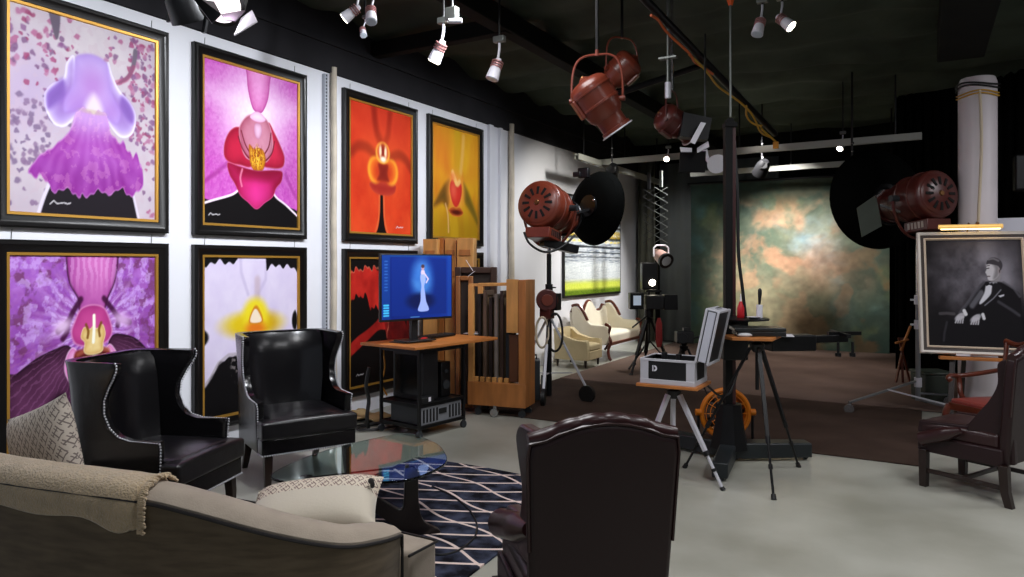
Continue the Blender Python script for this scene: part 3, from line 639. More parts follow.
def shell_rows(rows, arch=0., nt=(8, 5, 14)):
    """rows: (z, half width, back y, front y, corner radius, flare) -> grid of points, left front -> back -> right front"""
    G_ = []
    for z, w_, yb, yf, rc, fl in rows:
        L = []
        for i in range(nt[0]+1):
            t = i/nt[0]; y = yf+(yb+rc-yf)*t; L.append((-w_-fl*max(0, (y-yb-rc)), y))
        for i in range(1, nt[1]+1):
            a = PI/2*i/nt[1]; L.append((-w_+rc-rc*math.cos(a), yb+rc-rc*math.sin(a)))
        for i in range(1, nt[2]):
            L.append((-w_+rc+2*(w_-rc)*i/nt[2], yb))
        R = [(-x, y) for x, y in L[:nt[0]+nt[1]+1]][::-1]
        L = L+R
        G_.append([(x, y, z+arch*max(0, (1-(x/w_)**2))*(z > rows[-1][0]-.12)*((z-rows[-1][0]+.12)/.12)) for x, y in L])
    return G_
def nails(pts, step=.016, r=.0068):
    b = MB(); d = 0; last = Vector(pts[0])
    for p in pts[1:]:
        p = Vector(p); seg = (p-last).length
        if seg < 1e-6: continue
        while d <= seg:
            b.ball(last+(p-last)*(d/seg), r, 6); d += step
        d -= seg; last = p
    return b
def rbox(c, s, m, name, parent, bevel=.03, seg=3, crown=0., M=None, label=None, sub=0):
    """upholstered block with a crowned top"""
    n = 8; b = MB(); cx, cy, cz = c; sx, sy, sz = s
    if M is not None: b.M = M
    top = []
    for j in range(n+1):
        for i in range(n+1):
            u = 2*i/n-1; v = 2*j/n-1
            top.append(b.v((cx+u*sx/2, cy+v*sy/2, cz+sz/2+crown*(1-u**4)*(1-v**4))))
    bot = [b.v((cx+x*sx/2, cy+y*sy/2, cz-sz/2)) for x, y in ((-1, -1), (1, -1), (1, 1), (-1, 1))]
    I = lambda i, j: top[j*(n+1)+i]
    for j in range(n):
        for i in range(n): b.face([I(i, j), I(i+1, j), I(i+1, j+1), I(i, j+1)])
    b.face([I(i, 0) for i in range(n, -1, -1)]+[bot[0], bot[1]])
    b.face([I(n, j) for j in range(n, -1, -1)]+[bot[1], bot[2]])
    b.face([I(i, n) for i in range(n+1)]+[bot[2], bot[3]])
    b.face([I(0, j) for j in range(n+1)]+[bot[3], bot[0]])
    b.face(bot[::-1])
    return b.build(name, m, parent, bevel=bevel, seg=seg, label=label)

# --- tall black wing chairs with nailheads
def black_chair(label, loc, rz):
    t = thing('wing_chair', label, 'chair', loc, rz, 'black leather wing chairs with silver nailheads')
    rows = [(.26, .345, -.36, .235, .07, 0), (.45, .348, -.37, .24, .08, .01), (.58, .35, -.385, .245, .09, .01), (.615, .352, -.39, .245, .1, .02),
            (.62, .352, -.39, .05, .1, .02), (.64, .353, -.392, -.03, .11, .02), (.69, .353, -.40, -.09, .12, .03), (.77, .355, -.412, -.125, .13, .05), (.85, .358, -.422, -.12, .14, .07),
            (.92, .362, -.432, -.085, .15, .08), (.98, .366, -.44, -.045, .15, .08), (1.03, .368, -.446, -.02, .15, .08), (1.06, .368, -.45, -.02, .14, .08), (1.07, .367, -.45, -.03, .14, .08)]
    g = shell_rows(rows)
    b = MB(); b.loft(g, closed=False, caps=False)
    b.build('shell', m_blk, t, sharp=60, solid=.055, bevel=.012, seg=3)
    # nailheads down both front edges
    for s_ in (0, -1):
        e = [Vector(r_[s_])+Vector((0, .004, 0)) for r_ in g]; off = .012 if s_ == 0 else -.012
        path = [e[-1]]+e[::-1]
        nails([p+Vector((off*.6, .006, -.003)) for p in path], .018).build('nailhead_trim', m_nail, t, sharp=180)
    # padded inside back
    b = MB(); rr = []
    for z, w_, y in ((.42, .25, -.24), (.5, .27, -.27), (.7, .295, -.30), (.9, .30, -.32), (1.0, .305, -.345), (1.055, .30, -.375)):
        ring = []
        for i in range(15):
            u = 2*i/14-1; ring.append((u*w_, y+.055*(abs(u)**2.4)*1.6-.02, z))
        ring += [(x, y_-.06, z_) for x, y_, z_ in ring[::-1]]
        rr.append(ring)
    b.loft(rr); b.build('backrest', m_blk, t, sharp=50)
    rbox((0, .05, .315), (.58, .6, .125), m_blk, 'seat_rail', t, .012); rbox((0, .30, .315), (.69, .12, .125), m_blk, 'seat_front', t, .015)
    rbox((0, .03, .435), (.585, .6, .13), m_blk2, 'seat_cushion', t, .03, 4, .025); rbox((0, .31, .433), (.70, .14, .12), m_blk2, 'cushion_front', t, .035, 4, .012)
    nails([(-.345, .25, .262), (-.345, .362, .262), (.345, .362, .262), (.345, .25, .262)], .017).build('nailhead_trim', m_nail, t, sharp=180)
    for sx in (-1, 1):
        b = MB(); b.loft([[(sx*(.29+dx)+a*w_, .30+dy+c*w_, z) for a, c in ((-1, -1), (1, -1), (1, 1), (-1, 1))] for z, w_, dx, dy in ((.262, .03, 0, 0), (.16, .027, .002, .01), (.06, .022, .004, .012), (0, .02, .01, .022))])
        b.build('leg', m_dkwood, t, bevel=.004)
        b = MB(); b.loft([[(sx*(.28)+a*w_, -.28+dy+c*w_, z) for a, c in ((-1, -1), (1, -1), (1, 1), (-1, 1))] for z, w_, dy in ((.262, .028, 0), (.16, .026, -.02), (.06, .022, -.07), (0, .02, -.11))])
        b.build('leg', m_dkwood, t, bevel=.004)
    return t
a = head(1, -.18); c = W(-2.14, 4.33); black_chair('black leather wing chair left of the other, partly behind the taupe sofa', c, a).scale = (.95, .95, .98)
a = head(.56, -.82); c = W(-1.66, 5.44); black_chair('black leather wing chair nearest the glass table, below the white orchid picture', c, a)

# --- burgundy wing chairs seen from behind
def burg_chair(label, loc, rz, low):
    t = thing('wing_chair', label, 'chair', loc, rz)
    hw = .268; zb = .26 if low else .12
    # back slab with camel top
    def outline(k=0):
        pts = [(-hw+.02, zb), (hw-.02, zb), (hw, .6), (hw+.012, .93), (hw+.005, .985)]
        for i in range(11):
            u = 1-2*(i+.5)/11; pts.append((u*(hw-.03), .985+.06*(1-abs(u)**2.0)))
        pts += [(-hw-.005, .985), (-hw-.012, .93), (-hw, .6)]
        return pts
    M = basis((0, -.25, 0), Vector((1, 0, 0)), Vector((0, -.09, 1)).normalized(), Vector((0, 1, .09)).normalized())
    b = MB(); b.prism(outline(), .07, M); b.build('backrest', m_burg, t, bevel=.02, seg=3, sharp=30)
    b = MB(); pts = [Vector(M @ Vector((x, y, .012))) for x, y in outline()[2:-1]+[outline()[-1]]]
    b.tube([p+Vector((0, -.005, .0)) for p in pts], .0065, 6); b.build('piping', m_burgb, t)
    # tufted roll over the top
    b = MB(); top = [Vector(M @ Vector((x, y+.004, .035))) for x, y in outline()[4:-2]]
    cm = catmull(top, 4)
    b.tube(cm, .03, 12, rs=[.027+.005*abs(math.sin(i*PI/8)) for i in range(len(cm))]); b.build('top_roll', m_burgb, t)
    for s_ in (-1, 1):
        # wing
        if low: prof = [(-.24, .45), (-.02, .45), (-.08, .58), (-.15, .68), (-.2, .80), (-.2, .93), (-.25, .97), (-.29, .98)]
        else: prof = [(-.22, .5), (.03, .5), (-.02, .62), (-.05, .74), (.0, .86), (.02, .93), (-.02, .98), (-.1, .99), (-.28, .97), (-.25, .75)]
        pr = [(p.x, p.y) for p in catmull([(x, y, 0) for x, y in prof], 4, True)]
        M2 = basis((s_*(hw-.02 if s_ < 0 else hw-.03), 0, 0), Vector((s_*.12, 1, 0)).normalized(), Vector((0, 0, 1)), Vector((1, -s_*.12, 0)).normalized())
        b = MB(); b.prism(pr, .05, M2); b.build('wing', m_burg if low else m_burgb, t, bevel=.014, seg=3, sharp=30)
        # arm panel
        if low: pa = [(.30, .27), (.32, .40), (.31, .47), (.0, .485), (-.08, .55), (-.16, .62), (-.28, .72), (-.30, .27)]
        else: pa = [(.30, .25), (.24, .56), (.2, .60), (.0, .62), (-.2, .62), (-.2, .12), (.2, .12)]
        sp = .06 if low else .08
        M3 = basis((s_*(hw-(.0 if s_ > 0 else .055) - (.0 if s_ < 0 else .055)+.02)-(.0), 0, 0), Vector((s_*sp, 1, 0)).normalized(), Vector((0, 0, 1)), Vector((1, -s_*sp, 0)).normalized())
        b = MB(); b.prism(pa, .06, M3); ap = b.build('arm', m_burg if low else m_burgb, t, bevel=.014, seg=3, sharp=30)
        zr = .455 if low else .61; y1 = .26; x0 = s_*(hw+.025 if low else hw-.03)
        b = MB(); n = 9
        ln = [(x0+s_*sp*(y)+(.0), y, zr - .012*k) for k, y in enumerate([(-.0 if low else -.12)+(y1-(-.0 if low else -.12))*i/n for i in range(n+1)])]
        r_ = .048 if low else .058
        b.tube(ln, r_, 16, rs=[r_*(.45+.55*min(1, i/3)) for i in range(n)]+[r_*1.05]); b.build('arm_roll', m_burgb, ap)
    rbox((0, .03, .31), (.54, .56, .12), m_burg, 'seat_rail', t, .012)
    rbox((0, .05, .41), (.50, .54, .11), m_burgb, 'seat_cushion', t, .03, 3, .02)
    for s_ in (-1, 1):
        for y in (-.26, .26):
            b = MB(); b.loft([[(s_*.27+a*w_, y+dy+c*w_, z) for a, c in ((-1, -1), (1, -1), (1, 1), (-1, 1))] for z, w_, dy in ((.27, .028, 0), (.1, .026, -.01 if y < 0 else 0), (0, .024, -.035 if y < 0 else 0))])
            b.build('leg', m_dkwood, t, bevel=.004)
        b = MB(); b.bar((s_*.27, -.26, .12), (s_*.27, .26, .12), .022, .03); b.build('stretcher', m_dkwood, t, bevel=.003)
    b = MB(); b.bar((-.27, -.0, .12), (.27, -.0, .12), .022, .03); b.build('stretcher', m_dkwood, t, bevel=.003)
    return t
burg_chair('dark oxblood leather wing chair in the foreground, its back to the camera', W(.262, 2.82), head(-.2, .97), False)
ch = W(3.35, 5.06); burg_chair('low armed dark oxblood wing chair in front of the framed portrait', (ch.x, ch.y, 0), head(-.52, .85), True)

# --- carved mahogany armchair under the portrait
def carver(label, loc, rz):
    t = thing('armchair', label, 'chair', loc, rz)
    rbox((0, .02, .435), (.52, .46, .05), mat('red_leather', (132, 56, 50), .35), 'seat', t, .015, 3, .02)
    b = MB()
    for p0, p1 in (((-.27, .25, .39), (.27, .25, .39)), ((-.22, -.22, .39), (.22, -.22, .39)), ((-.27, .25, .39), (-.22, -.22, .39)), ((.27, .25, .39), (.22, -.22, .39))): b.bar(p0, p1, .03, .07)
    b.build('seat_rail', m_mahog, t, bevel=.005)
    for s_ in (-1, 1):
        b = MB(); b.tube(catmull([(s_*.27, .25, .40), (s_*.285, .275, .30), (s_*.265, .25, .16), (s_*.27, .26, .05), (s_*.28, .285, .012)], 5), .03, 10, rs=None)
        b.ball((s_*.282, .29, .026), .034, 10, (1, 1.1, .75)); b.build('leg', m_mahog, t)
        b = MB(); b.tube(catmull([(s_*.21, -.22, .40), (s_*.21, -.24, .2), (s_*.22, -.31, 0.012)], 5), .02, 8); b.build('leg', m_mahog, t)
        b = MB(); b.tube(catmull([(s_*.22, -.23, .40), (s_*.21, -.25, .6), (s_*.23, -.30, .8), (s_*.25, -.34, .97)], 5), .02, 8); b.build('back_post', m_mahog, t)
        b = MB(); b.tube(catmull([(s_*.225, -.27, .72), (s_*.29, -.1, .68), (s_*.33, .08, .655), (s_*.325, .18, .66), (s_*.30, .235, .645), (s_*.285, .22, .62)], 6), .022, 10)
        ar = b.build('armrest', m_mahog, t)
        b = MB(); b.tube(catmull([(s_*.27, .08, .41), (s_*.285, .12, .5), (s_*.315, .1, .58), (s_*.325, .1, .65)], 5), .021, 8); b.build('arm_support', m_mahog, ar)
    b = MB(); b.tube(catmull([(-.27, -.345, .985), (-.15, -.35, .96), (0, -.35, 1.0), (.15, -.35, .96), (.27, -.345, .985)], 6), .025, 10); b.build('crest_rail', m_mahog, t)
    b = MB()
    for s_ in (-1, 1):
        b.tube(catmull([(s_*.05, -.235, .41), (s_*.06, -.25, .5), (s_*.12, -.275, .6), (s_*.03, -.29, .7), (s_*.11, -.32, .82), (s_*.06, -.345, .96)], 6), .013, 7)
        b.tube(catmull([(s_*.02, -.235, .41), (s_*.02, -.26, .56), (s_*.09, -.29, .72), (s_*.02, -.33, .9), (0, -.345, .97)], 6), .011, 7)
    b.ball((0, -.27, .6), .04, 10, (1, .4, 1)); b.build('splat', m_mahog, t)
    return t
cc = W(4.16, 6.05); carver('carved mahogany armchair with red leather seat beneath the portrait', (cc.x, cc.y, 0), head(-1, -.22)).scale = (1, 1, .93)

# --- sofa (crescent, back to the camera)
m_sofa = mat('shaded_taupe_linen', (112, 98, 80), .85, vary=.25, vscale=7, bump=.25, bscale=160, stretch=(1, 1, 6), sheen=.2, spec=.15)
m_sofal = mat('pale_taupe_linen', (168, 155, 140), .85, vary=.1, vscale=9, bump=.2, bscale=160, sheen=.2, spec=.2)
m_pip = mat('dark_piping', (26, 22, 22), .6)
sofa = thing('crescent_sofa', 'taupe linen curved sofa with dark piping, its back to the camera', 'sofa', W(-1.4, 3.1), 0)
path = [(-3.05, 3.65, .79), (-2.95, 3.32, .79), (-2.5, 2.98, .79), (-2.0, 2.74, .79), (-1.5, 2.58, .785), (-1.3, 2.545, .77), (-1.13, 2.53, .735), (-.85, 2.52, .665), (-.62, 2.56, .61), (-.49, 2.66, .59), (-.435, 2.79, .565)]
cp_ = catmull([Vector(p) for p in path], 6)
def sofa_frame(i):
    p = cp_[i]; a_ = cp_[max(0, i-1)]; c_ = cp_[min(len(cp_)-1, i+1)]
    d = Vector((c_.x-a_.x, c_.y-a_.y)).normalized(); return p, Vector((-d.y, d.x))   # inward normal (r,z)
def sofa_ring(i, prof):
    p, n_ = sofa_frame(i); h = p.z; out = []
    for o_, z_, rel in prof:
        rz_ = p.xy+n_*o_; out.append(W(rz_.x, rz_.y, h+z_ if rel else z_))
    return out
N_ = len(cp_)
prof = [(.03, .08, 0), (.015, .3, 0), (0, -.05, 1), (.0, -.03, 1), (.015, -.012, 1), (.05, .004, 1), (.10, .006, 1), (.15, -.008, 1), (.18, -.04, 1), (.19, -.09, 1), (.19, .08, 0)]
# outer back (linen colour darkened for its shade) and rolled top rail are separate panels with piping between them
b = LB(sofa); rr = []
for i in range(N_):
    rr.append(sofa_ring(i, [(.03, .08, 0), (.02, .25, 0), (.008, .42, 0), (0, -.03, 1), (.04, -.03, 1), (.06, .08, 0)]))
b.loft(rr); b.build('outer_back', m_sofa, sofa, sharp=50)
b = LB(sofa); rr = []
for i in range(N_):
    e = min(1, (N_-1-i)/4); k = .5+.5*math.sqrt(1-(1-e)**2) if e < 1 else 1
    rr.append(sofa_ring(i, [(.0, -.03, 1), (.0, -.012, 1), (.03, .012*k, 1), (.07, .022*k, 1), (.12, .018*k, 1), (.165, 0, 1), (.188, -.035, 1), (.192, -.09, 1), (.19, .3, 0), (.06, .3, 0), (.06, -.05, 1)]))
b.loft(rr); b.build('back_rest', m_sofal, sofa, sharp=50)
b = LB(sofa); pp = []
for i in range(N_):
    p, n_ = sofa_frame(i); q = p.xy-n_*.004; pp.append(W(q.x, q.y, p.z-.026))
p, n_ = sofa_frame(N_-1)
d_ = Vector((n_.y, -n_.x))
for z_ in (.5, .38, .2, .09): q = p.xy-n_*.002+d_*.004; pp.append(W(q.x, q.y, z_))
b.tube(pp, .0065, 6); b.build('piping', m_pip, sofa)
# seat
inner = [sofa_frame(i) for i in range(0, N_, 2)]
seat = [(p.xy+n_*.17) for p, n_ in inner]
front = [Vector((-.315, 2.98)), Vector((-.56, 3.12)), Vector((-.9, 3.3)), Vector((-1.35, 3.5)), Vector((-1.8, 3.68)), Vector((-2.2, 3.84)), Vector((-2.5, 3.95))]
polyg = [v_ for v_ in seat]+[Vector((-.40, 2.86))]+front
polyg = [Vector((v_.x, v_.y)) for v_ in polyg]
b = LB(sofa); b.prism([], 0) if False else None
bot = [b.v(W(v_.x, v_.y, .28)) for v_ in polyg]; top = [b.v(W(v_.x, v_.y, .445)) for v_ in polyg]
b.face(bot[::-1]); b.face(top)
for i in range(len(polyg)): j = (i+1) % len(polyg); b.face([bot[i], bot[j], top[j], top[i]])
b.build('seat_cushion', m_sofal, sofa, bevel=.018, seg=3)
b = LB(sofa)
base = [Vector((v_.x*.99-.012, v_.y*.995)) for v_ in polyg]
bot = [b.v(W(v_.x, v_.y, .07)) for v_ in base]; top = [b.v(W(v_.x, v_.y, .28)) for v_ in base]
b.face(bot[::-1]); b.face(top)
for i in range(len(base)): j = (i+1) % len(base); b.face([bot[i], bot[j], top[j], top[i]])
b.build('seat_base', m_sofa, sofa, bevel=.008)
b = LB(sofa); b.tube([W(v_.x, v_.y, .443) for v_ in [Vector((-.41, 2.82)), Vector((-.312, 2.975))]+front[1:]], .006, 6); b.build('piping', m_pip, sofa)
for r_, z_ in ((-.5, 2.86), (-1.1, 2.72), (-2.4, 3.2), (-1.9, 3.55), (-.8, 3.15)):
    b = LB(sofa); b.lathe(W(r_, z_, 0), W(r_, z_, .08), [(0, .018), (1, .028)], 10); b.build('foot', m_dkwood, sofa)
# throw over the back
m_throw = mat('beige_fleece', (206, 182, 148), .95, vary=.12, vscale=30, bump=1.0, bscale=120, sheen=.6, spec=.1)
thr = thing('throw_blanket', 'beige fleece throw draped along the high end of the sofa back', 'blanket', W(-1.9, 2.8, .9), 0)
b = LB(thr); rr = []; i1 = [i for i in range(N_) if cp_[i].x <= -1.30][-1]
for i in range(0, i1+1):
    t_ = i/i1; dr = -.115-.01*math.sin(i*1.3)-.03*(t_ > .8)*math.sin((t_-.8)*14)
    rib = .003*math.sin(i*2.1)
    o1 = [(-.014, dr, 1), (-.016+rib, dr*.6, 1), (-.012, -.03, 1), (.0, .012, 1), (.03, .034+rib, 1), (.08, .042, 1), (.13, .036+rib, 1), (.175, .018, 1), (.205, -.03, 1), (.21, -.12, 1)]
    o2 = [(a_+(.010 if k < 3 else 0 if k < 7 else -.010), z_-(.0 if k in (0, 9) else .012), 1) for k, (a_, z_, _) in enumerate(o1)][::-1]
    rr.append(sofa_ring(i, o1+o2))
b.loft(rr); b.build('fleece', m_throw, thr, sharp=70, sub=1)
# fringed end
b = LB(thr); R = random.Random(3); pr_ = [(-.018, -.13, 1), (-.018, -.09, 1), (-.016, -.03, 1), (0, .014, 1), (.04, .036, 1), (.1, .042, 1), (.15, .03, 1), (.19, .0, 1)]
e0 = sofa_ring(i1, pr_); e1 = sofa_ring(min(N_-1, i1+1), pr_)
e0 = catmull(e0, 7); e1 = catmull(e1, 7)
for p0, p1 in zip(e0, e1):
    d = (p1-p0).normalized(); q = p0+d*(.014+.012*R.random())+Vector((0, 0, R.uniform(-.008, .004)))
    b.tube([p0-d*.006, (p0+q)/2+Vector((0, 0, .003)), q], .0055, 5)
fr = b.build('fringe', m_throw, thr, kind='stuff')
# cushions
def cush_mat(name, base, line, sc):
    m = mat(name, base, .85, bump=.15, bscale=120, spec=.2); nt = m.node_tree; L = nt.links.new; N = nt.nodes.new
    tc = N('ShaderNodeTexCoord'); sp = N('ShaderNodeSeparateXYZ'); L(tc.outputs['Object'], sp.inputs['Vector'])
    def mth(op, a, b_=None):
        n = N('ShaderNodeMath'); n.operation = op
        for i, v_ in enumerate((a, b_)):
            if v_ is None: continue
            if isinstance(v_, (int, float)): n.inputs[i].default_value = v_
            else: L(v_, n.inputs[i])
        return n.outputs[0]
    x = mth('MULTIPLY', sp.outputs['X'], sc); y = mth('MULTIPLY', sp.outputs['Y'], sc*.62)
    def lines(a, off, wd):
        f = mth('FRACT', mth('ADD', a, off)); return mth('LESS_THAN', mth('ABSOLUTE', mth('SUBTRACT', f, .5)), wd)
    s1 = mth('ADD', x, y); s2 = mth('SUBTRACT', x, y)
    l1 = mth('MULTIPLY', lines(s1, 0, .09), mth('LESS_THAN', mth('FRACT', mth('MULTIPLY', s2, .5)), .72))
    l2 = mth('MULTIPLY', lines(s2, 0, .09), mth('LESS_THAN', mth('FRACT', mth('MULTIPLY', s1, .5)), .72))
    l3 = mth('MULTIPLY', lines(mth('MULTIPLY', s1, 1.0), .4, .07), mth('LESS_THAN', mth('FRACT', mth('MULTIPLY', s2, .5)), .4))
    mx = mth('MAXIMUM', mth('MAXIMUM', l1, l2), l3)
    mi = N('ShaderNodeMix'); mi.data_type = 'RGBA'; L(mx, mi.inputs['Factor'])
    mi.inputs['A'].default_value = lin(base)+(1,); mi.inputs['B'].default_value = lin(line)+(1,)
    L(mi.outputs['Result'], nt.nodes['Principled BSDF'].inputs['Base Color']); return m
m_cu1 = cush_mat('trellis_cushion_fabric', (196, 186, 174), (120, 110, 106), 34)
m_cu2 = cush_mat('dashed_cushion_fabric', (220, 208, 190), (124, 100, 96), 36)
m_cream = mat('cream_velvet', (208, 198, 180), .8, bump=.1, bscale=90, sheen=.4)
def cushion(name, label, c, X, Y, w_, h_, t_, mfront):
    X = X.normalized(); Z = X.cross(Y).normalized(); Y = Z.cross(X)
    o = thing(name, label, 'cushion', tuple(c))
    ob = MB().pillow(w_, h_, t_, Matrix.Identity(4), 18).build('cover', mfront, o, sharp=70)
    me = ob.data; me.materials.append(m_cream)
    ob.matrix_local = basis((0, 0, 0), X, Y, Z)
    return o, ob
d1 = W(1, -.05)
o, ob = cushion('trellis_cushion', 'square cushion with a grey trellis pattern at the far left end of the sofa', P(45, 452, 3.3), W(.90, -.35, .38), W(-.34, .2, 1.0), .43, .44, .15, m_cu1)
o, ob = cushion('tasselled_cushion', 'cream cushion with dashed pattern and a dark tassel, leaning on the low sofa arm', P(314, 508, 3.02), W(1, .06, .095), W(-.03, .96, .26), .56, .37, .17, m_cu2)
for pl in ob.data.polygons:
    if pl.center.z < 0 or pl.center.y < .03: pl.material_index = 1
b = LB(o); q = P(371, 481, 3.05); b.ball(q, .014, 8); b.ball(q+Vector((.008, 0, -.014)), .011, 8, (1, 1, 1.6)); b.build('tassel', m_pip, o)

# --- rug
m_rug = mat('rug_charcoal', (44, 46, 58), .95, spec=.1)
def rug_nodes():
    nt = m_rug.node_tree; L = nt.links.new; N = nt.nodes.new
    tc = N('ShaderNodeTexCoord'); sp = N('ShaderNodeSeparateXYZ'); L(tc.outputs['Object'], sp.inputs['Vector'])
    def mth(op, a, b_=None):
        n = N('ShaderNodeMath'); n.operation = op
        for i, v_ in enumerate((a, b_)):
            if v_ is None: continue
            if isinstance(v_, (int, float)): n.inputs[i].default_value = v_
            else: L(v_, n.inputs[i])
        return n.outputs[0]
    x, y = sp.outputs['X'], sp.outputs['Y']
    w1 = mth('MULTIPLY', mth('SINE', mth('MULTIPLY', x, 4.5)), .02)
    a1 = mth('DIVIDE', mth('ADD', mth('ADD', y, w1), mth('MULTIPLY', x, .04)), .2)
    l1 = mth('LESS_THAN', mth('ABSOLUTE', mth('SUBTRACT', mth('FRACT', a1), .5)), .058)
    q = mth('ADD', mth('MULTIPLY', x, .76), mth('MULTIPLY', y, .66))
    p = mth('SUBTRACT', mth('MULTIPLY', x, .66), mth('MULTIPLY', y, .76))
    wv = mth('MULTIPLY', mth('SINE', mth('ADD', mth('MULTIPLY', p, 8), 1.2)), .028)
    a2 = mth('DIVIDE', mth('ADD', q, wv), .27)
    l2 = mth('LESS_THAN', mth('ABSOLUTE', mth('SUBTRACT', mth('FRACT', mth('ADD', a2, .3)), .5)), .038)
    mx = mth('MAXIMUM', l1, l2)
    nz = N('ShaderNodeTexNoise'); nz.inputs['Scale'].default_value = 9; nz.inputs['Detail'].default_value = 6; L(tc.outputs['Object'], nz.inputs['Vector'])
    rp = N('ShaderNodeValToRGB'); rp.color_ramp.elements[0].position = .38; rp.color_ramp.elements[1].position = .66
    rp.color_ramp.elements[0].color = lin((22, 22, 29))+(1,); rp.color_ramp.elements[1].color = lin((68, 73, 92))+(1,); L(nz.outputs['Fac'], rp.inputs['Fac'])
    mi = N('ShaderNodeMix'); mi.data_type = 'RGBA'; L(mx, mi.inputs['Factor']); L(rp.outputs['Color'], mi.inputs['A'])
    mi.inputs['B'].default_value = lin((236, 214, 206))+(1,)
    bs = nt.nodes['Principled BSDF']; L(mi.outputs['Result'], bs.inputs['Base Color'])
    n2 = N('ShaderNodeTexNoise'); n2.inputs['Scale'].default_value = 220; L(tc.outputs['Object'], n2.inputs['Vector'])
    bp = N('ShaderNodeBump'); bp.inputs['Strength'].default_value = .5; bp.inputs['Distance'].default_value = .01
    L(n2.outputs['Fac'], bp.inputs['Height']); L(bp.outputs['Normal'], bs.inputs['Normal'])
rug_nodes()
A_, B_ = Vector((-.77, 5.86)), Vector((.50, 5.03)); dn = Vector((-.46, -.89)); C_, D_ = B_+dn*2.5, A_+dn*2.5
def rc(P0, P1, P2, r):
    a = (P0-P1).normalized(); c = (P2-P1).normalized(); s0, s1 = P1+a*r, P1+c*r
    return [(s0*(1-t)**2+P1*2*t*(1-t)+s1*t*t) for t in [k/5 for k in range(6)]]
mid = (A_+B_)/2+Vector((.54, .84))*.10
out = rc(D_, A_, mid, .10)+rc(A_, mid, B_, .5)+rc(mid, B_, C_, .35)+rc(B_, C_, D_, .15)+rc(C_, D_, A_, .15)
rc0 = W(-.5, 4.5); b = MB(); b.prism([(v_.x+.5, v_.y-4.5) for v_ in out], .012)
rg = b.build('area_rug', m_rug, bevel=.004); rg.location = (rc0.x, rc0.y, .001); rg.rotation_euler = (0, 0, math.radians(30))
tag(rg, 'charcoal rug with thin pinkish white wavy lines under the glass table', 'rug')
b = MB(); cb = [W((px-CX)/F*z, z, .018) for px, z in [(px, 1136/(py-265)) for px, py in ((432, 489), (450, 497), (467, 510), (476, 524), (476, 537), (468, 547), (455, 555), (438, 558), (424, 553))]]
b.tube(catmull(cb, 6), .006, 6); tag(b.build('floor_cable', mat('black_rubber', (18, 18, 19), .5)), 'thin black cable curling on the wavy line rug', 'cable')

# --- glass coffee table
gl = bpy.data.materials.new('table_glass'); gl.use_nodes = True; bs = gl.node_tree.nodes['Principled BSDF']
bs.inputs['Base Color'].default_value = (.72, .91, .89, 1); bs.inputs['Roughness'].default_value = .01
bs.inputs['Transmission Weight'].default_value = 1; bs.inputs['IOR'].default_value = 1.43
tb = thing('coffee_table', 'glass topped coffee table with rounded triangular top on dark curved wooden legs', 'table', W(-.8, 4.3))
pts = []
for px, py in ((271, 475.7), (285, 482.2), (308.6, 484.5), (359, 483), (410, 479.5), (445, 464), (443, 450), (431.6, 441.5), (406, 433.7), (371, 439.5), (332, 449), (295, 462)):
    z = 1.19*F/(py-HY); pts.append(((px-CX)/F*z, z, 0))
sm_ = catmull(pts, 6, True)
b = LB(tb); bt = [b.v(W(p.x, p.y, .400)) for p in sm_]; tp = [b.v(W(p.x, p.y, .415)) for p in sm_]
b.face(bt[::-1]); b.face(tp)
for i in range(len(bt)): j = (i+1) % len(bt); b.face([bt[i], bt[j], tp[j], tp[i]])
b.build('glass_top', gl, tb, bevel=.003, sharp=30)
m_ebon = mat('ebonised_wood', (26, 19, 17), .28, spec=.5)
def fin(pl, th, o_, dr, name, up=Vector((0, 0, 1))):
    """curved wooden slab: outline in (along, height), thickness th across"""
    dirw = W(dr[0], dr[1]).normalized(); nrm = Vector((dirw.y, -dirw.x, 0)); oo = W(*o_)
    M = basis(tuple(oo-nrm*th/2), dirw, up, nrm); b = LB(tb); b.M = b.M @ M
    b.prism([(p.x, p.y) for p in catmull([(x, y, 0) for x, y in pl], 5, True)], th)
    return b.build(name, m_ebon, tb, bevel=.012, seg=3, sharp=30)
fin([(-.03, .40), (.02, .405), (.045, .36), (.05, .2), (.08, .09), (.17, .03), (.165, .0), (.05, .0), (-.05, .05), (-.16, .13), (-.30, .24), (-.36, .30), (-.34, .34), (-.26, .30), (-.14, .22), (-.05, .17), (-.035, .25)], .045, (-.60, 4.18), (.97, .25), 'leg')
fin([(-.03, .0), (.06, .0), (.14, .06), (.26, .13), (.33, .12), (.36, .16), (.28, .21), (.12, .18), (.05, .2), (.04, .3), (.035, .40), (-.03, .405), (-.06, .3), (-.06, .12)], .045, (-1.16, 4.0), (.96, .26), 'leg')
b = LB(tb); b.bar(W(-1.12, 3.98, .40), W(-.62, 4.2, .40), .02, .008); b.build('support_rod', m_ebon, tb)
b = LB(tb); b.cyl(W(-.62, 4.19, .395), W(-.62, 4.19, .425), .012, n=12); b.build('support_pin', mat('steel', (170, 172, 176), .25, .9), tb)

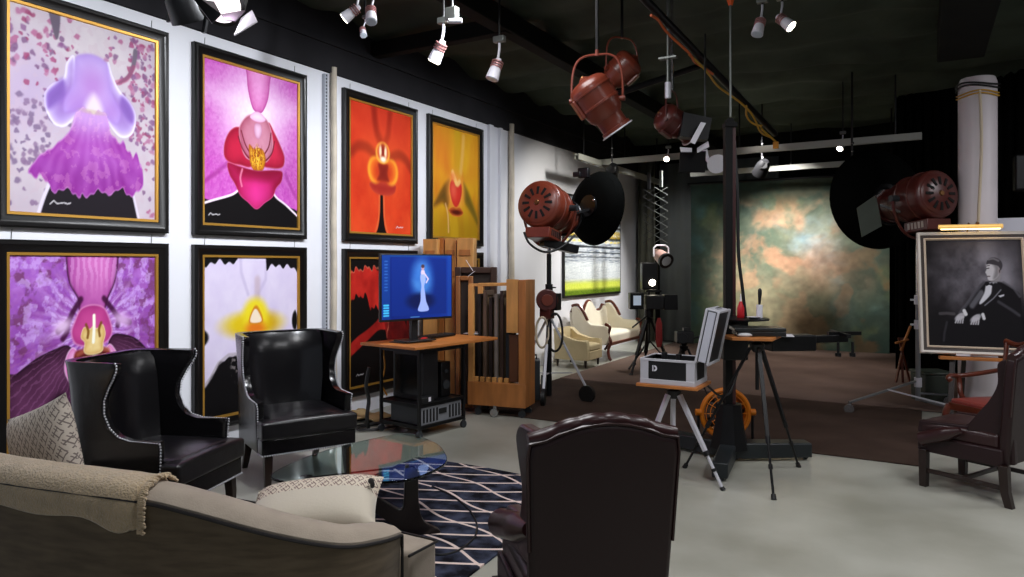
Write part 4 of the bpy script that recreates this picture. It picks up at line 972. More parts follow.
# --- distant cream seating by the left wall
m_crm = mat('cream_upholstery', (232, 224, 206), .75, vary=.05, vscale=5); m_crm2 = mat('buff_upholstery', (208, 190, 150), .75, vary=.06, vscale=5)
t = thing('tub_armchair', 'small buff upholstered armchair against the far left wall', 'chair', (-4.70, 10.22, .022), -PI/2)
rows = [(.14, .36, -.34, .34, .08, 0), (.3, .36, -.34, .34, .08, 0), (.46, .37, -.35, .34, .09, 0), (.50, .375, -.355, .32, .1, 0), (.505, .375, -.355, .12, .1, 0), (.58, .37, -.36, -.12, .1, 0), (.66, .36, -.37, -.2, .1, 0), (.7, .35, -.38, -.24, .1, 0)]
b = MB(); b.loft(shell_rows(rows), closed=False, caps=False); b.build('shell', m_crm2, t, sharp=60, solid=.11, bevel=.02, seg=3)
rbox((0, .04, .22), (.56, .62, .16), m_crm2, 'seat_base', t, .01); rbox((0, .05, .36), (.52, .6, .12), m_crm2, 'seat_cushion', t, .03, 3, .03)
for x in (-.3, .3):
    for y in (-.28, .28): b = MB(); b.lathe((x, y, 0), (x, y, .14), [(0, .016), (1, .03)], 10); b.build('leg', m_dkwood, t)
sett = t = thing('settee', 'white Victorian settee with carved wooden crest and legs by the landscape photograph', 'sofa', (-4.74, 11.58, .026), -PI/2)
rbox((0, .02, .37), (1.5, .62, .16), m_crm, 'seat', t, .03, 3, .03)
for s_ in (-1, 1):
    b = MB(); pr = [(-.34, .28), (.3, .28), (.36, .42), (.34, .56), (.26, .62), (-.0, .63), (-.12, .72), (-.22, .88), (-.32, .95), (-.4, .93)]
    M2 = basis((s_*.78-.03, 0, 0), Vector((0, 1, 0)), Vector((0, 0, 1)), Vector((1, 0, 0)))
    b.prism(pr, .07, M2); ar = b.build('arm', m_crm, t, bevel=.02, seg=3)
    b = MB(); b.tube(catmull([(s_*.785, -.4, .95), (s_*.785, -.28, .97), (s_*.785, -.17, .86), (s_*.785, -.08, .7)], 6), .028, 8); b.build('carved_edge', m_mahog, ar)
    b = MB(); b.tube(catmull([(s_*.79, .27, .65), (s_*.79, .36, .6), (s_*.79, .33, .46), (s_*.79, .38, .34), (s_*.79, .33, .2), (s_*.79, .35, .06), (s_*.79, .39, 0.02)], 6), .028, 8, rs=None); b.build('leg', m_mahog, t)
    b = MB(); b.tube(catmull([(s_*.7, -.3, .3), (s_*.7, -.32, .1), (s_*.7, -.38, 0.01)], 4), .024, 8); b.build('leg', m_mahog, t)
b = MB(); pl = [(-.78, .35)]
cr = []
for i in range(25):
    u = -1+2*i/24; zz = .80+.20*max(0, math.cos(min(1, abs(u)/.36)*PI/2))+.10*math.exp(-((abs(u)-.86)/.13)**2); cr.append((u*.78, zz))
pl = [(-.78, .35)]+cr+[(.78, .35)]
M2 = basis((0, -.38, 0), Vector((1, 0, 0)), Vector((0, -.1, 1)).normalized(), Vector((0, 1, .1)).normalized())
b.prism(pl, .1, M2); b.build('backrest', m_crm, t, bevel=.02, seg=3, sharp=30)
b = MB(); b.tube([Vector(M2 @ Vector((x, z_+.01, .05))) for x, z_ in cr], .03, 8); b.build('crest', m_mahog, t)
b = MB(); b.bar((-.78, .33, .29), (.78, .33, .29), .05, .05); b.build('seat_rail', m_mahog, t, bevel=.01)

sett.scale = (.93, .9, .93)
bpy.data.objects['tub_armchair'].scale = (.8, .85, .82)
# ================================================================== EQUIPMENT
m_orange = mat('oak_ply', (190, 118, 58), .45, vary=.22, vscale=5, stretch=(1, 1, 5), bump=.05)
m_pine = mat('pine_board', (206, 148, 82), .5, vary=.2, vscale=4, stretch=(3, 3, .6), bump=.05)
m_pine2 = mat('honey_wood', (176, 112, 58), .45, vary=.25, vscale=4, stretch=(3, 3, .6))
m_steel = mat('chrome', (190, 190, 192), .22, .9)
m_alu = mat('brushed_aluminium', (206, 206, 214), .4, .2)
m_bp = mat('black_plastic', (18, 18, 20), .45)
m_bm = mat('black_metal', (16, 16, 18), .4, .3)
m_dg = mat('dark_grey_steel', (52, 56, 60), .5, .3)
m_red = mat('terracotta_enamel', (112, 48, 32), .32, vary=.12, vscale=10, spec=.5)
m_redd = mat('deep_red_enamel', (80, 33, 28), .32, vary=.12, vscale=10)
m_void = mat('slot_black', (6, 5, 5), .9)
m_rub = mat('black_rubber', (18, 18, 19), .5)
m_wht = mat('white_enamel', (226, 224, 232), .4)
m_lens = mat('lens_glass', (180, 190, 200), .1)
m_lit = mat('lit_lamp_face', (255, 240, 210), .4, emit=(255, 244, 220), es=14)
m_litd = mat('dim_lit_lamp_face', (255, 236, 210), .4, emit=(235, 225, 240), es=1.6)

def caster(b, p, r=.035, w=.025):
    p = Vector(p); b.cyl(p+Vector((0, -w/2, r)), p+Vector((0, w/2, r)), r, n=14); b.bar(p+Vector((0, 0, r)), p+Vector((.01, 0, r*2.6)), .035, .012)

# --- computer cart, desk top, monitor
def quad_slab(b, pts, z0, z1):
    bt = [b.v((p.x, p.y, z0)) for p in pts]; tp = [b.v((p.x, p.y, z1)) for p in pts]
    b.face(bt[::-1]); b.face(tp)
    for i in range(len(bt)): j = (i+1) % len(bt); b.face([bt[i], bt[j], tp[j], tp[i]])
K0 = W(-.86, 6.40); dl = W(.62, .78).normalized(); dw = W(-.80, .60).normalized(); hd = math.atan2(dl.y, dl.x)
desk = thing('computer_cart', 'black metal computer cart with an orange wooden top beside the red petal picture', 'cart', (K0+dl*.35+dw*.35), hd)
# local: x along dl, y along dw (left/back)
def dloc(x, y, z): return (x-.35, y-.35, z)
b = MB(); b.prism([(-.37, -.36), (.80, -.36), (.76, .2), (-.40, .36)], .028, T(0, 0, .832)); b.build('table_top', m_orange, desk, bevel=.004)
for x, y in ((-.24, -.28), (.36, -.28), (-.24, .24), (.36, .24)):
    b = MB(); b.bar((x, y, .09), (x, y, .83), .026, .026); lg = b.build('leg', m_bm, desk)
    b = MB(); caster(b, (x, y, 0)); b.build('caster', m_dg, lg)
for z, nm in ((.10, 'lower_shelf'), (.30, 'middle_shelf'), (.80, 'upper_frame')):
    b = MB(); b.box((.06, -.02, z), (.62, .54, .014) if nm != 'upper_frame' else (.6, .02, .02))
    for p0, p1 in (((-.24, -.28, z), (.36, -.28, z)), ((-.24, .24, z), (.36, .24, z)), ((-.24, -.28, z), (-.24, .24, z)), ((.36, -.28, z), (.36, .24, z))): b.bar(p0, p1, .02, .03)
    b.build(nm, m_bm, desk)
def inst(name, lab, cat, loc3): # thing placed in the cart's frame
    p = Matrix.Translation(desk.location) @ Rz(hd) @ Vector(loc3); return thing(name, lab, cat, tuple(p), hd)
o = inst('power_supply', 'grey vented electronic unit on the bottom shelf of the computer cart', 'electronics', (.06, -.06, .115))
b = MB(); b.box((0, 0, .08), (.54, .4, .16)); b.build('case', m_dg, o, bevel=.006)
b = MB(); b.box((0, -.208, .08), (.54, .018, .16)); fp = b.build('front_panel', mat('light_grey_plastic', (120, 122, 128), .5), o, bevel=.003)
b = MB()
for k in range(12):
    if 4 < k < 8: continue
    b.box((-.24+k*.0435, -.219, .08), (.02, .006, .12))
b.build('grille', m_void, fp, kind='stuff')
b = MB(); b.box((0.01, -.22, .1), (.10, .008, .05)); b.build('display', m_void, fp)
o = inst('computer_tower', 'black computer tower standing on the middle shelf of the cart', 'computer', (.0, .02, .31))
b = MB(); b.box((0, 0, .23), (.2, .42, .46)); b.build('case', m_bp, o, bevel=.008)
b = MB(); b.box((-.101, 0, .24), (.004, .36, .38)); b.build('side_panel', mat('black_gloss', (10, 10, 12), .2), o, bevel=.003)
o = inst('speaker', 'slim black loudspeaker box beside the computer tower on the cart', 'speaker', (.24, -.06, .31))
b = MB(); b.box((0, 0, .17), (.13, .2, .34)); b.build('cabinet', m_bm, o, bevel=.008)
b = MB(); b.cyl((0, -.10, .12), (0, -.106, .12), .045, n=20); b.build('driver', m_dg, o)
b = MB(); b.cyl((0, -.10, .25), (0, -.106, .25), .02, n=16); b.build('tweeter', m_dg, o)
o = inst('card_reader', 'small black box with a white label on the middle cart shelf', 'electronics', (-.12, -.24, .31))
b = MB(); b.box((0, 0, .03), (.16, .07, .06)); b.build('case', m_bp, o, bevel=.006); b = MB(); b.box((.02, -.036, .035), (.03, .003, .04)); b.build('paper_label', m_wht, o)
# cables hanging from cart
for pts, r, lab in (([(-.34, .30, .62), (-.36, .32, .45), (-.32, .33, .3), (-.35, .32, .15), (-.30, .36, .02)], .018, 'thick black cable bundle dropping from the cart to the floor'),
                    ([(-.20, .26, .78), (-.17, .27, .6), (-.21, .27, .45), (-.15, .26, .33)], .008, 'orange cable hanging under the cart top')):
    pw = [Matrix.Translation(desk.location) @ Rz(hd) @ Vector(p) for p in pts]
    b = MB(); b.tube(catmull(pw, 6), r, 8); tag(b.build('cable', m_rub if r > .01 else mat('amber_cable', (206, 140, 40), .5)), lab, 'cable')
R_ = random.Random(4)
for k, (px, py, n_) in enumerate(((365, 424, 9), (378, 428, 8))):
    c = G(px, py); pts = []
    for i in range(26): a = i*.9; rr_ = .12+.05*math.sin(i*1.7+k); pts.append((c.x+rr_*1.3*math.cos(a), c.y+rr_*math.sin(a)*1.5, .012+.004*(i % 4)))
    b = MB(); b.tube(catmull(pts, 4), .007, 6); tag(b.build('cable_coil', m_rub), ('tangled black cable coil on the floor left of the cart', 'second tangled cable coil touching the foot of the computer cart')[k], 'cable')
b = MB(); c = G(368, 420); rr = []
for i in range(9):
    u = i/8; rr.append([(c.x-.28+u*.5, c.y-.16+.32*j/8+.03*math.sin(i), .03+.028*math.sin(i*1.3+j*.9)*math.cos(j*.7)+.01) for j in range(9)])
b.loft(rr, closed=False, caps=False); tag(b.build('dust_cloth', mat('tan_cloth', (190, 160, 112), .85), sharp=180, solid=.01), 'crumpled tan cloth on the floor by the wall near the cart', 'cloth')

# monitor
def art_screen():
    A = Art(170, 110); U, V = A.U, A.V
    A.fill(mixc((14, 30, 104), (20, 50, 140), U)); A.fill((22, 60, 130), sm(.96, .98, V)); A.fill((20, 54, 130), sm(.12, .10, U)); A.fill((24, 62, 150), sm(.93, .95, U)*.8)
    A.fill((16, 40, 120), poly(U, V, [(.13, .05), (.92, .05), (.92, .95), (.13, .95)], .004, False))
    g = fbm(U, V, 6, 2); A.fill(mixc((44, 100, 190), (84, 150, 220), g), ell(U, V, .56, .62, .15, .30, .5)*(V > .36)*.85)
    A.fill((12, 20, 62), ell(U, V, .54, .27, .2, .13, .4)*.8)
    A.fill((150, 170, 232), poly(U, V, [(.545, .70), (.60, .70), (.61, .60), (.59, .5), (.605, .38), (.62, .26), (.66, .13), (.60, .10), (.50, .12), (.535, .26), (.54, .40), (.55, .52), (.535, .62)], .006))
    A.fill((206, 190, 216), poly(U, V, [(.545, .70), (.6, .70), (.59, .76), (.55, .76)], .006)); A.fill((190, 150, 170), ell(U, V, .57, .80, .022, .04, .3)); A.fill((70, 50, 60), ell(U, V, .57, .825, .024, .03, .3))
    A.fill((206, 190, 220), stroke(U, V, [(.60, .70), (.65, .62), (.62, .56)], .007, .006))
    for k in range(5): A.fill((70, 190, 236), stroke(U, V, [(.03, .22-.04*k), (.085, .22-.04*k)], .01, .006)*.9)
    for k in range(10): A.fill((60, 110, 190), stroke(U, V, [(.04, .9-.05*k), (.07, .9-.05*k)], .006, .006)*.7)
    A.fill((120, 200, 240), stroke(U, V, [(.4, .02), (.52, .02)], .004, .004)*.6); return A
ml = P(380.5, 286, 6.52); mr = P(452.5, 286, 7.08); mc = (ml+mr)/2; mx = (mr-ml); mw = mx.length; mx.normalize(); mn = Vector((mx.y, -mx.x, 0))
mon = thing('monitor', 'large flat monitor showing a woman in a pale gown on a blue screen', 'monitor', (mc.x, mc.y, .87), math.atan2(mx.y, mx.x))
zc_ = mc.z-.87-.01; mh = .635
b = MB(); b.box((0, .02, zc_), (mw, .035, mh)); b.build('housing', m_bp, mon, bevel=.006)
painted('screen', art_screen(), basis((0, .0, zc_+.004), Vector((1, 0, 0)), Vector((0, 0, 1)), Vector((0, -1, 0))), mw-.03, mh-.035, attr_mat('screen_glow', .3, emit=.45), mon)
b = MB(); b.box((0, .075, .16), (.07, .05, .34)); b.build('stand', m_bp, mon, bevel=.006); b = MB(); b.box((0, .05, .008), (.34, .24, .012)); b.build('foot', m_bp, mon, bevel=.005)
def ondesk(px, py): z = (EYE-.862)*F/(py-HY); return W((px-CX)/F*z, z, .862)
o = thing('keyboard', 'black keyboard lying on the cart top in front of the monitor', 'keyboard', ondesk(437, 337), hd+.1)
b = MB(); b.box((0, 0, .012), (.44, .15, .018)); b.build('body', m_bp, o, bevel=.004)
b = MB()
for i in range(15):
    for j in range(5): b.box((-.2+i*.0285, -.055+j*.0275, .024), (.023, .022, .008))
b.build('keys', m_dg, o, kind='stuff')
o = thing('graphics_tablet', 'flat black tablet on the near left corner of the cart top', 'tablet', ondesk(405, 342), hd+.1)
b = MB(); b.box((0, 0, .005), (.24, .19, .009)); b.build('body', m_bp, o, bevel=.003); b = MB(); b.box((0, 0, .0105), (.2, .15, .002)); b.build('active_area', m_dg, o)
o = thing('mouse', 'small red computer mouse beside the black keyboard', 'mouse', ondesk(424, 340.5), hd+.4)
b = MB(); b.ball((0, 0, .014), .045, 14, (1.5, .8, .42)); b.build('body', mat('red_plastic', (196, 30, 40), .35), o)
b = MB(); b.ball((.035, 0, .024), .008, 8, (1, .5, .8)); b.build('wheel', m_bp, o)
o = MB(); cpp = ondesk(476, 333); o.box((0, 0, .003), (.26, .16, .004)); o = o.build('paper_sheet', m_wht); o.location = cpp; o.rotation_euler = (0, 0, hd+.2); tag(o, 'white paper sheet on the right end of the cart top', 'paper')

# --- slotted wooden frame rack on casters
rk0 = W(-.475, 7.58); rk1 = W(.14, 7.36); rx = (rk1-rk0).normalized(); rh = math.atan2(rx.y, rx.x); rc_ = (rk0+rk1)/2
rack = thing('frame_rack', 'honey coloured wooden rack on casters holding upright picture frames', 'rack', tuple(rc_), rh)
L_ = .655
b = MB(); b.box((0, .16, .235), (L_, .32, .25)); b.build('base_box', m_pine2, rack, bevel=.006)
b = MB(); b.box((L_/2-.04, .16, .90), (.08, .32, 1.09)); b.build('end_panel', m_pine2, rack, bevel=.005)
b = MB(); b.box((L_/2-.15, .02, 1.17), (.13, .03, .56)); b.build('upright_board', m_pine, rack, bevel=.004)
b = MB(); b.box((L_/2-.15, .06, .62), (.10, .03, .5)); b.build('dark_board', mat('walnut_board', (92, 54, 32), .5, vary=.2, vscale=4), rack, bevel=.004)
b = MB(); b.box((-L_/2+.035, .03, .87), (.06, .05, 1.03)); b.build('corner_post', m_pine, rack, bevel=.004)
b = MB(); b.box((-L_/2+.035, .30, .87), (.06, .05, 1.03)); b.build('corner_post', m_pine, rack, bevel=.004)
b = MB(); b.bar((-L_/2+.01, .03, 1.385), (L_/2-.12, .03, 1.40), .04, .03); b.build('top_rail', m_pine, rack, bevel=.003)
b = MB(); b.bar((-L_/2+.01, .30, 1.385), (L_/2-.08, .30, 1.40), .04, .03); b.build('top_rail', m_pine, rack, bevel=.003)
for k in range(6): b = MB(); b.box((-L_/2+.09+k*.068, .04, .385), (.045, .05, .05)); b.build('slot_block', m_pine, rack, bevel=.003)
for x, y in ((-L_/2+.1, .06), (L_/2-.06, .06), (-L_/2+.1, .27), (L_/2-.06, .27)): b = MB(); caster(b, (x, y, 0), .038); b.build('caster', m_dg, rack)
b = MB(); caster(b, (-.02, .0, 0), .045); b.build('caster', m_steel, rack)
cols = [(28, 24, 24), (96, 78, 66), (40, 30, 28), (120, 110, 104), (56, 40, 34), (30, 34, 40)]
labs = ['nearly black picture frame first from the left in the wooden rack', 'grey brown picture frame second from the left in the rack', 'dark brown frame standing third from the left in the rack',
        'pale grey edged panel standing fourth from the left in the rack', 'walnut brown frame fifth from the left in the rack', 'blue black frame next to the upright board of the rack']
for k in range(6):
    o = thing('stored_frame', labs[k], 'frame', tuple(Matrix.Translation(rc_) @ Rz(rh) @ Vector((-L_/2+.115+k*.064, .17, .362))), rh, 'frames stored in the wooden rack')
    m = mat('stored_frame_%s' % ['black', 'taupe', 'brown', 'pale', 'walnut', 'navy'][k], cols[k], .4); hh = .93+.04*math.sin(k*2.1)
    b = MB()
    for y0_, y1_, z0_, z1_ in ((-.12, -.08, 0, hh), (.08, .12, 0, hh), (-.08, .08, 0, .05), (-.08, .08, hh-.05, hh)): b.box((0, (y0_+y1_)/2, (z0_+z1_)/2), (.034, y1_-y0_, z1_-z0_))
    b.build('moulding', m, o); b = MB(); b.box((.0, 0, hh/2), (.01, .16, hh-.1)); b.build('backing', mat('kraft_backing', (120, 96, 66), .7), o)

# --- tall boards and frames behind the cart
for k, (x0, x1, yt, z, m, lab, yb_) in enumerate(((423, 437, 239, 8.35, m_pine, 'leftmost tall pine crate standing behind the monitor', 0), (438, 444, 238, 8.45, m_pine2, 'narrow honey coloured crate second from the left behind the monitor', 0),
        (445, 456, 238.5, 8.4, m_pine, 'tall pine crate just right of the narrow one behind the monitor', 0), (457, 473, 238, 8.3, m_pine, 'rightmost tall pine crate behind the monitor, next to the dark leaning frames', 0))):
    p0 = P(x0, yt, z); p1 = P(x1, yt, z-.03); c = (p0+p1)/2; w_ = (p1-p0).length; hgt = c.z-.0
    c.z = 0; ax = (p1-p0); ax.z = 0
    o = thing('art_crate', lab, 'crate', tuple(c), math.atan2(ax.y, ax.x), 'tall wooden crates behind the cart'); y2 = .22
    b = MB(); b.box((0, y2/2, hgt/2), (w_, y2, hgt)); b.build('body', m, o, bevel=.004)
    b = MB(); b.box((0, -.006, hgt-.17), (w_*.7, .012, .07)); b.build('batten', m_pine2, o, bevel=.002)
    b = MB(); b.box((0, -.006, hgt-.42), (w_*.7, .012, .07)); b.build('batten', m_pine2, o, bevel=.002)
def leaning(px0, px1, yt, z, m, lab, th=.05, bw=.07):
    p0 = P(px0, yt, z); p1 = P(px1, yt, z-.05); hgt = p0.z; w_ = ((p1-p0).xy).length; c = (p0+p1)/2; c.z = 0; ax = p1-p0
    o = thing('leaning_frame', lab, 'frame', tuple(c), math.atan2(ax.y, ax.x), 'empty frames leaning behind the cart')
    b = MB()
    for cx, cz, sx, sz in ((-w_/2+bw/2, hgt/2, bw, hgt), (w_/2-bw/2, hgt/2, bw, hgt), (0, bw/2, w_-2*bw, bw), (0, hgt-bw/2, w_-2*bw, bw)): b.box((cx, 0, cz), (sx, th, sz))
    b.build('moulding', m, o, bevel=.008)
    b = MB(); b.box((0, .015, hgt/2), (w_-2*bw+.01, .008, hgt-2*bw+.01)); b.build('backing', mat('dark_backing', (40, 30, 24), .7), o)
leaning(455, 497, 267, 8.1, mat('walnut_moulding', (62, 42, 34), .4), 'large dark walnut frame with a white tag, behind the wooden rack')
leaning(456, 473, 276, 7.95, mat('honey_moulding', (150, 96, 52), .4), 'small honey wooden frame in front of the large walnut frame', .04, .05)
o = thing('paper_tag', 'white paper tag tied to the top edge of the walnut frame', 'tag', P(468, 268, 8.0))
b = LB(o); b.bar(P(466, 260, 7.99), P(473, 271, 7.98), .012, .004); b.build('string', m_wht, o); b = LB(o); b.bar(P(467, 277, 7.98), P(475, 271, 7.98), .04, .004); b.build('card', m_wht, o)

# --- Hollywood style spotlights
def spotlight(name, label, loc, ax, s, m, dish=None, yoke='down', pole=None, plate=False, group=None, drop=None, vents=12, barrel=True, yx=None, box=True):
    """big theatrical lamp: drum housing, vented back, barrel, yoke. loc = centre of housing, ax = direction it points"""
    ax = Vector(ax).normalized(); t = thing(name, label, 'lamp', tuple(loc), 0, group); q = ax.to_track_quat('Y', 'Z').to_matrix().to_4x4()
    X = Vector(q.col[0][:3]); Z = Vector(q.col[2][:3])
    r = .27*s; b = MB(); b.M = q
    b.lathe((0, -.30*s, 0), (0, .26*s, 0), ([(0, r*.25), (.015, r*.5), (.05, r*.72), (.10, r*.87), (.17, r*.96)] if drop else [(0, r*.86), (.03, r*.95), (.05, r*.98), (.09, r)])+[(.20, r), (.28, r), (.285, r*1.03), (.32, r*1.03), (.325, r*.99), (.62, r*.97), (.63, r), (.68, r), (.685, r*.95), (.9, r*.86), (1, r*.72)], 36)
    h = b.build('housing', m, t, sharp=35)
    # vented back disc
    b = MB(); b.M = q; b.lathe((0, -.300*s, 0), (0, -.335*s, 0), [(0, r*.86), (.35, r*.82), (.7, r*.45), (1, r*.2)] if not drop else [(0, r*.3), (1, r*.12)], 32); bk = b.build('rear_cover', m, t, sharp=60)
    b = MB(); b.M = q
    for k in range(0 if drop else vents):
        a = 2*PI*k/vents; d = Vector((math.cos(a), 0, math.sin(a))); yy = Vector((0, -1, 0))
        b.bar(d*r*.36+yy*.329*s, d*r*.68+yy*.317*s, r*.09, .012*s, r*.12, up=(0, 1, 0))
    if not drop: b.build('vent_slots', m_void, bk, kind='stuff')
    b = MB(); b.M = q; b.cyl((0, -.33*s, 0), (0, -.35*s, 0), r*.13, r*.09, 14); b.build('rear_knob', m_brass, bk)
    # lens barrel
    if barrel:
        b = MB(); b.M = q; b.lathe((0, .25*s, 0), (0, .46*s, 0), [(0, r*.70), (.1, r*.66), (.75, r*.66), (.78, r*.74), (1, r*.74)], 28); b.build('barrel', m, t, sharp=35)
        b = MB(); b.M = q; b.lathe((0, .455*s, 0), (0, .475*s, 0), [(0, r*.80), (.5, r*.84), (1, r*.80)], 28); b.build('front_ring', m_alu if drop else m_bm, t)
    # ballast box under the drum, with cooling louvres
    b = MB(); b.M = q; b.box((0, -.10*s, -r-.055*s), (.30*s, .34*s, .12*s)) if box else b.box((0, -.02*s, -r-.01*s), (.12*s, .26*s, .05*s)); bx = b.build('base_box', m, t, bevel=.008)
    for k in range(10 if box else 0):
        b = MB(); b.M = q; b.box(((1 if k > 4 else -1)*.152*s, -.2*s+(k % 5)*.05*s, -r-.05*s), (.006*s, .028*s, .07*s))
        b.build('louvre', m_void if not plate else mat('pale_louvre', (170, 160, 150), .5), bx)
    # yoke
    v = -1 if yoke == 'down' else 1; up = Vector((0, 0, v)); xr = Vector(yx or X); xr.z = 0; xr.normalize(); R_y = r*1.22; hf = 1.75 if drop else 1.35
    sg_ = lambda x: math.copysign(abs(x)**(.55 if drop else 1), x)
    pts = [xr*(-R_y*sg_(math.cos(a)))+up*(R_y*hf*sg_(math.sin(a))) for a in [PI*i/28 for i in range(29)]]
    b = MB(); b.tube([p for p in pts], .016*s, 8); y_ = b.build('yoke', m, t)
    for sg in (-1, 1): b = MB(); b.cyl(xr*sg*(r*.95), xr*sg*(R_y*1.08), .035*s, n=14); b.build('pivot_knob', m_dg if not drop else m, y_)
    ye = up*(R_y*hf)
    if yoke == 'down': b = MB(); b.cyl(ye, ye+up*.12*s, .022, n=12); b.build('spigot', m_steel, t)
    else:
        b = MB(); b.cyl(ye-up*.01, ye+up*.06*s, .025*s, n=12); b.build('spigot', m, t)
    if dish:
        R0, off = dish; b = MB(); b.M = q; n = 40
        b.lathe((0, off-.16, 0), (0, off, 0), [(0, r*.5), (.1, R0*.35), (.55, R0*.8), (1, R0), (1.03, R0), (1.0, R0*.985), (.6, R0*.78), (.14, R0*.33)], n, caps=False)
        dsh = b.build('dish', mat('matt_black_dish', (7, 8, 7), .85, spec=.06), t, sharp=60)
        b = MB(); b.M = q; b.cyl((0, off-.2, 0), (0, off-.10, 0), r*.62, r*.62, 24); b.build('dish_hub', m_bm, dsh)
        b = MB(); b.M = q; b.box((-.02, off-.155, R0*.96), (.12, .06, .14)); b.box((-.12, off-.155, R0*.88), (.08, .05, .1)); b.build('dish_clamp', m_bm, dsh, bevel=.005)
    return t, ye
def stand(name, label, base, top, legs, colr, reach=.5, hub=.55, wheel=.07, mid=True):
    """rolling stand: three sloping legs with braces and wheels"""
    base = Vector(base); t = thing(name, label, 'stand', tuple(base))
    b = MB(); b.cyl((0, 0, .03), (0, 0, hub+.35), .034, n=14); b.build('column', m_bm, t)
    b = MB(); b.cyl((0, 0, hub+.3), (0, 0, top), .028, n=12); b.build('riser', m_bm, t)
    for z in (hub, hub+.33): b = MB(); b.cyl((0, 0, z-.04), (0, 0, z+.04), .045, n=14); b.bar((0, 0, z), (.09, 0, z), .02, .015); b.build('collar', m_bm, t)
    for a in legs:
        d = Vector((math.cos(a), math.sin(a), 0)); b = MB(); b.bar(Vector((0, 0, hub)), d*reach+Vector((0, 0, wheel*1.6)), .03, .016); lg = b.build('leg', colr, t)
        b = MB(); b.bar(Vector((0, 0, .3)), d*reach*.62+Vector((0, 0, .33)), .018, .012); b.build('brace', colr, t)
        b = MB(); s_ = Vector((-d.y, d.x, 0)); c = d*reach+Vector((0, 0, wheel)); b.cyl(c-s_*.022, c+s_*.022, wheel, n=20); b.build('wheel', m_rub, lg)
    return t
# left spotlight
lp = P(549, 209, 8.55)
sp1, ye = spotlight('studio_spotlight', 'terracotta red spotlight with black dish on a rolling stand beside the picture rack', lp, (.80, .60, -.10) if 0 else tuple(W(.46, .88, -.16)), 1.04, m_red, dish=None)
b = LB(sp1); dc = P(592, 207, 8.9); dn_ = W(.80, .60, -.12).normalized()
b.lathe(dc-dn_*.05, dc+dn_*.09, [(0, .1), (.02, .30), (.5, .44), (1, .475), (1.03, .475), (.9, .46), (.4, .42), (.1, .28)], 40, caps=False)
dsh = b.build('dish', mat('matt_black_dish', (7, 8, 7), .85, spec=.06), sp1, sharp=60)
b = LB(sp1); b.cyl(dc-dn_*.08, dc+dn_*.0, .14, n=24); b.build('dish_hub', m_bm, dsh); b = LB(sp1); b.ball(P(594, 200, 8.78), .02, 10); b.build('dish_latch', m_steel, dsh)
b = LB(sp1); b.bar(P(584, 178, 8.8), P(584, 168, 8.8), .14, .08); b.bar(P(577, 177, 8.8), P(577, 172, 8.8), .1, .05); b.build('dish_clamp', m_bm, dsh, bevel=.01)
b = LB(sp1); b.bar(P(566, 216, 8.75), P(590, 209, 8.85), .06, .03); b.build('dish_bracket', m_bm, sp1)
b = LB(sp1); b.tube(catmull([P(524, 232, 8.3), P(530, 244, 8.3), P(545, 252, 8.35), P(562, 247, 8.4), P(575, 235, 8.5)], 6), .014, 8); b.build('cable_loop', m_rub, sp1)
b = LB(sp1); b.bar(P(542, 242, 8.5), P(576, 250, 8.6), .22, .1); b.build('barn_door', m_bm, sp1, bevel=.01)
sb = Vector((lp.x, lp.y, 0)); stz = (lp+ye).z-.08
st1 = stand('rolling_light_stand', 'chrome legged rolling stand with a red ballast box, beside the picture rack', sb, stz, (math.radians(355), math.radians(125), math.radians(240), math.radians(290)), m_alu, .52, 1.0, .1)
# ballast hanging on the stand
q_ = P(547, 300, 8.42); bl = thing('ballast', 'round red ballast unit clamped to the left rolling light stand', 'ballast', tuple(q_))
b = LB(bl); b.cyl(q_+W(0, -.07), q_+W(0, .07), .13, n=28); b.build('drum', m_redd, bl, bevel=.01); b = LB(bl); b.cyl(q_+W(-.0, -.085), q_+W(0, -.065), .07, n=20); b.build('cover', m_red, bl, bevel=.005)
b = LB(bl); b.box(q_+W(.1, 0, -.02), (.1, .12, .2)); b.build('switch_box', m_bm, bl, bevel=.006)
b = LB(bl); b.box(q_+Vector((0, 0, -.16)), (.14, .12, .12)); b.build('terminal_box', m_redd, bl, bevel=.006)
for k, (dx, rr_) in enumerate(((-.06, .12), (.09, .15))):
    c = q_+W(dx, -.06, -.38); b = MB(); b.tube([c+W(rr_*.6*math.cos(a), .02*math.sin(3*a), rr_*1.5*math.sin(a)) for a in [2*PI*i/28 for i in range(28)]], .014, 7, True)
    tag(b.build('cable_coil', (mat('cream_cable', (205, 190, 165), .6), m_rub)[k]), ('pale cable coil hanging from the left light stand', 'black cable coil hanging from the left light stand')[k], 'cable')
bp_ = sb+W(-.22, -.25); o = thing('power_box', 'grey ballast box standing on the carpet at the left rolling stand', 'electronics', (bp_.x, bp_.y, .02), .5)
b = MB(); b.box((0, 0, .25), (.2, .26, .46)); b.build('case', m_dg, o, bevel=.01); b = MB(); b.tube([(-.06, 0, .48), (-.06, 0, .53), (.06, 0, .53), (.06, 0, .48)], .01, 6); b.build('handle', m_bm, o)
b = MB(); b.cyl((0, -.133, .3), (0, -.14, .3), .04, n=14); b.build('dial', m_bm, o)

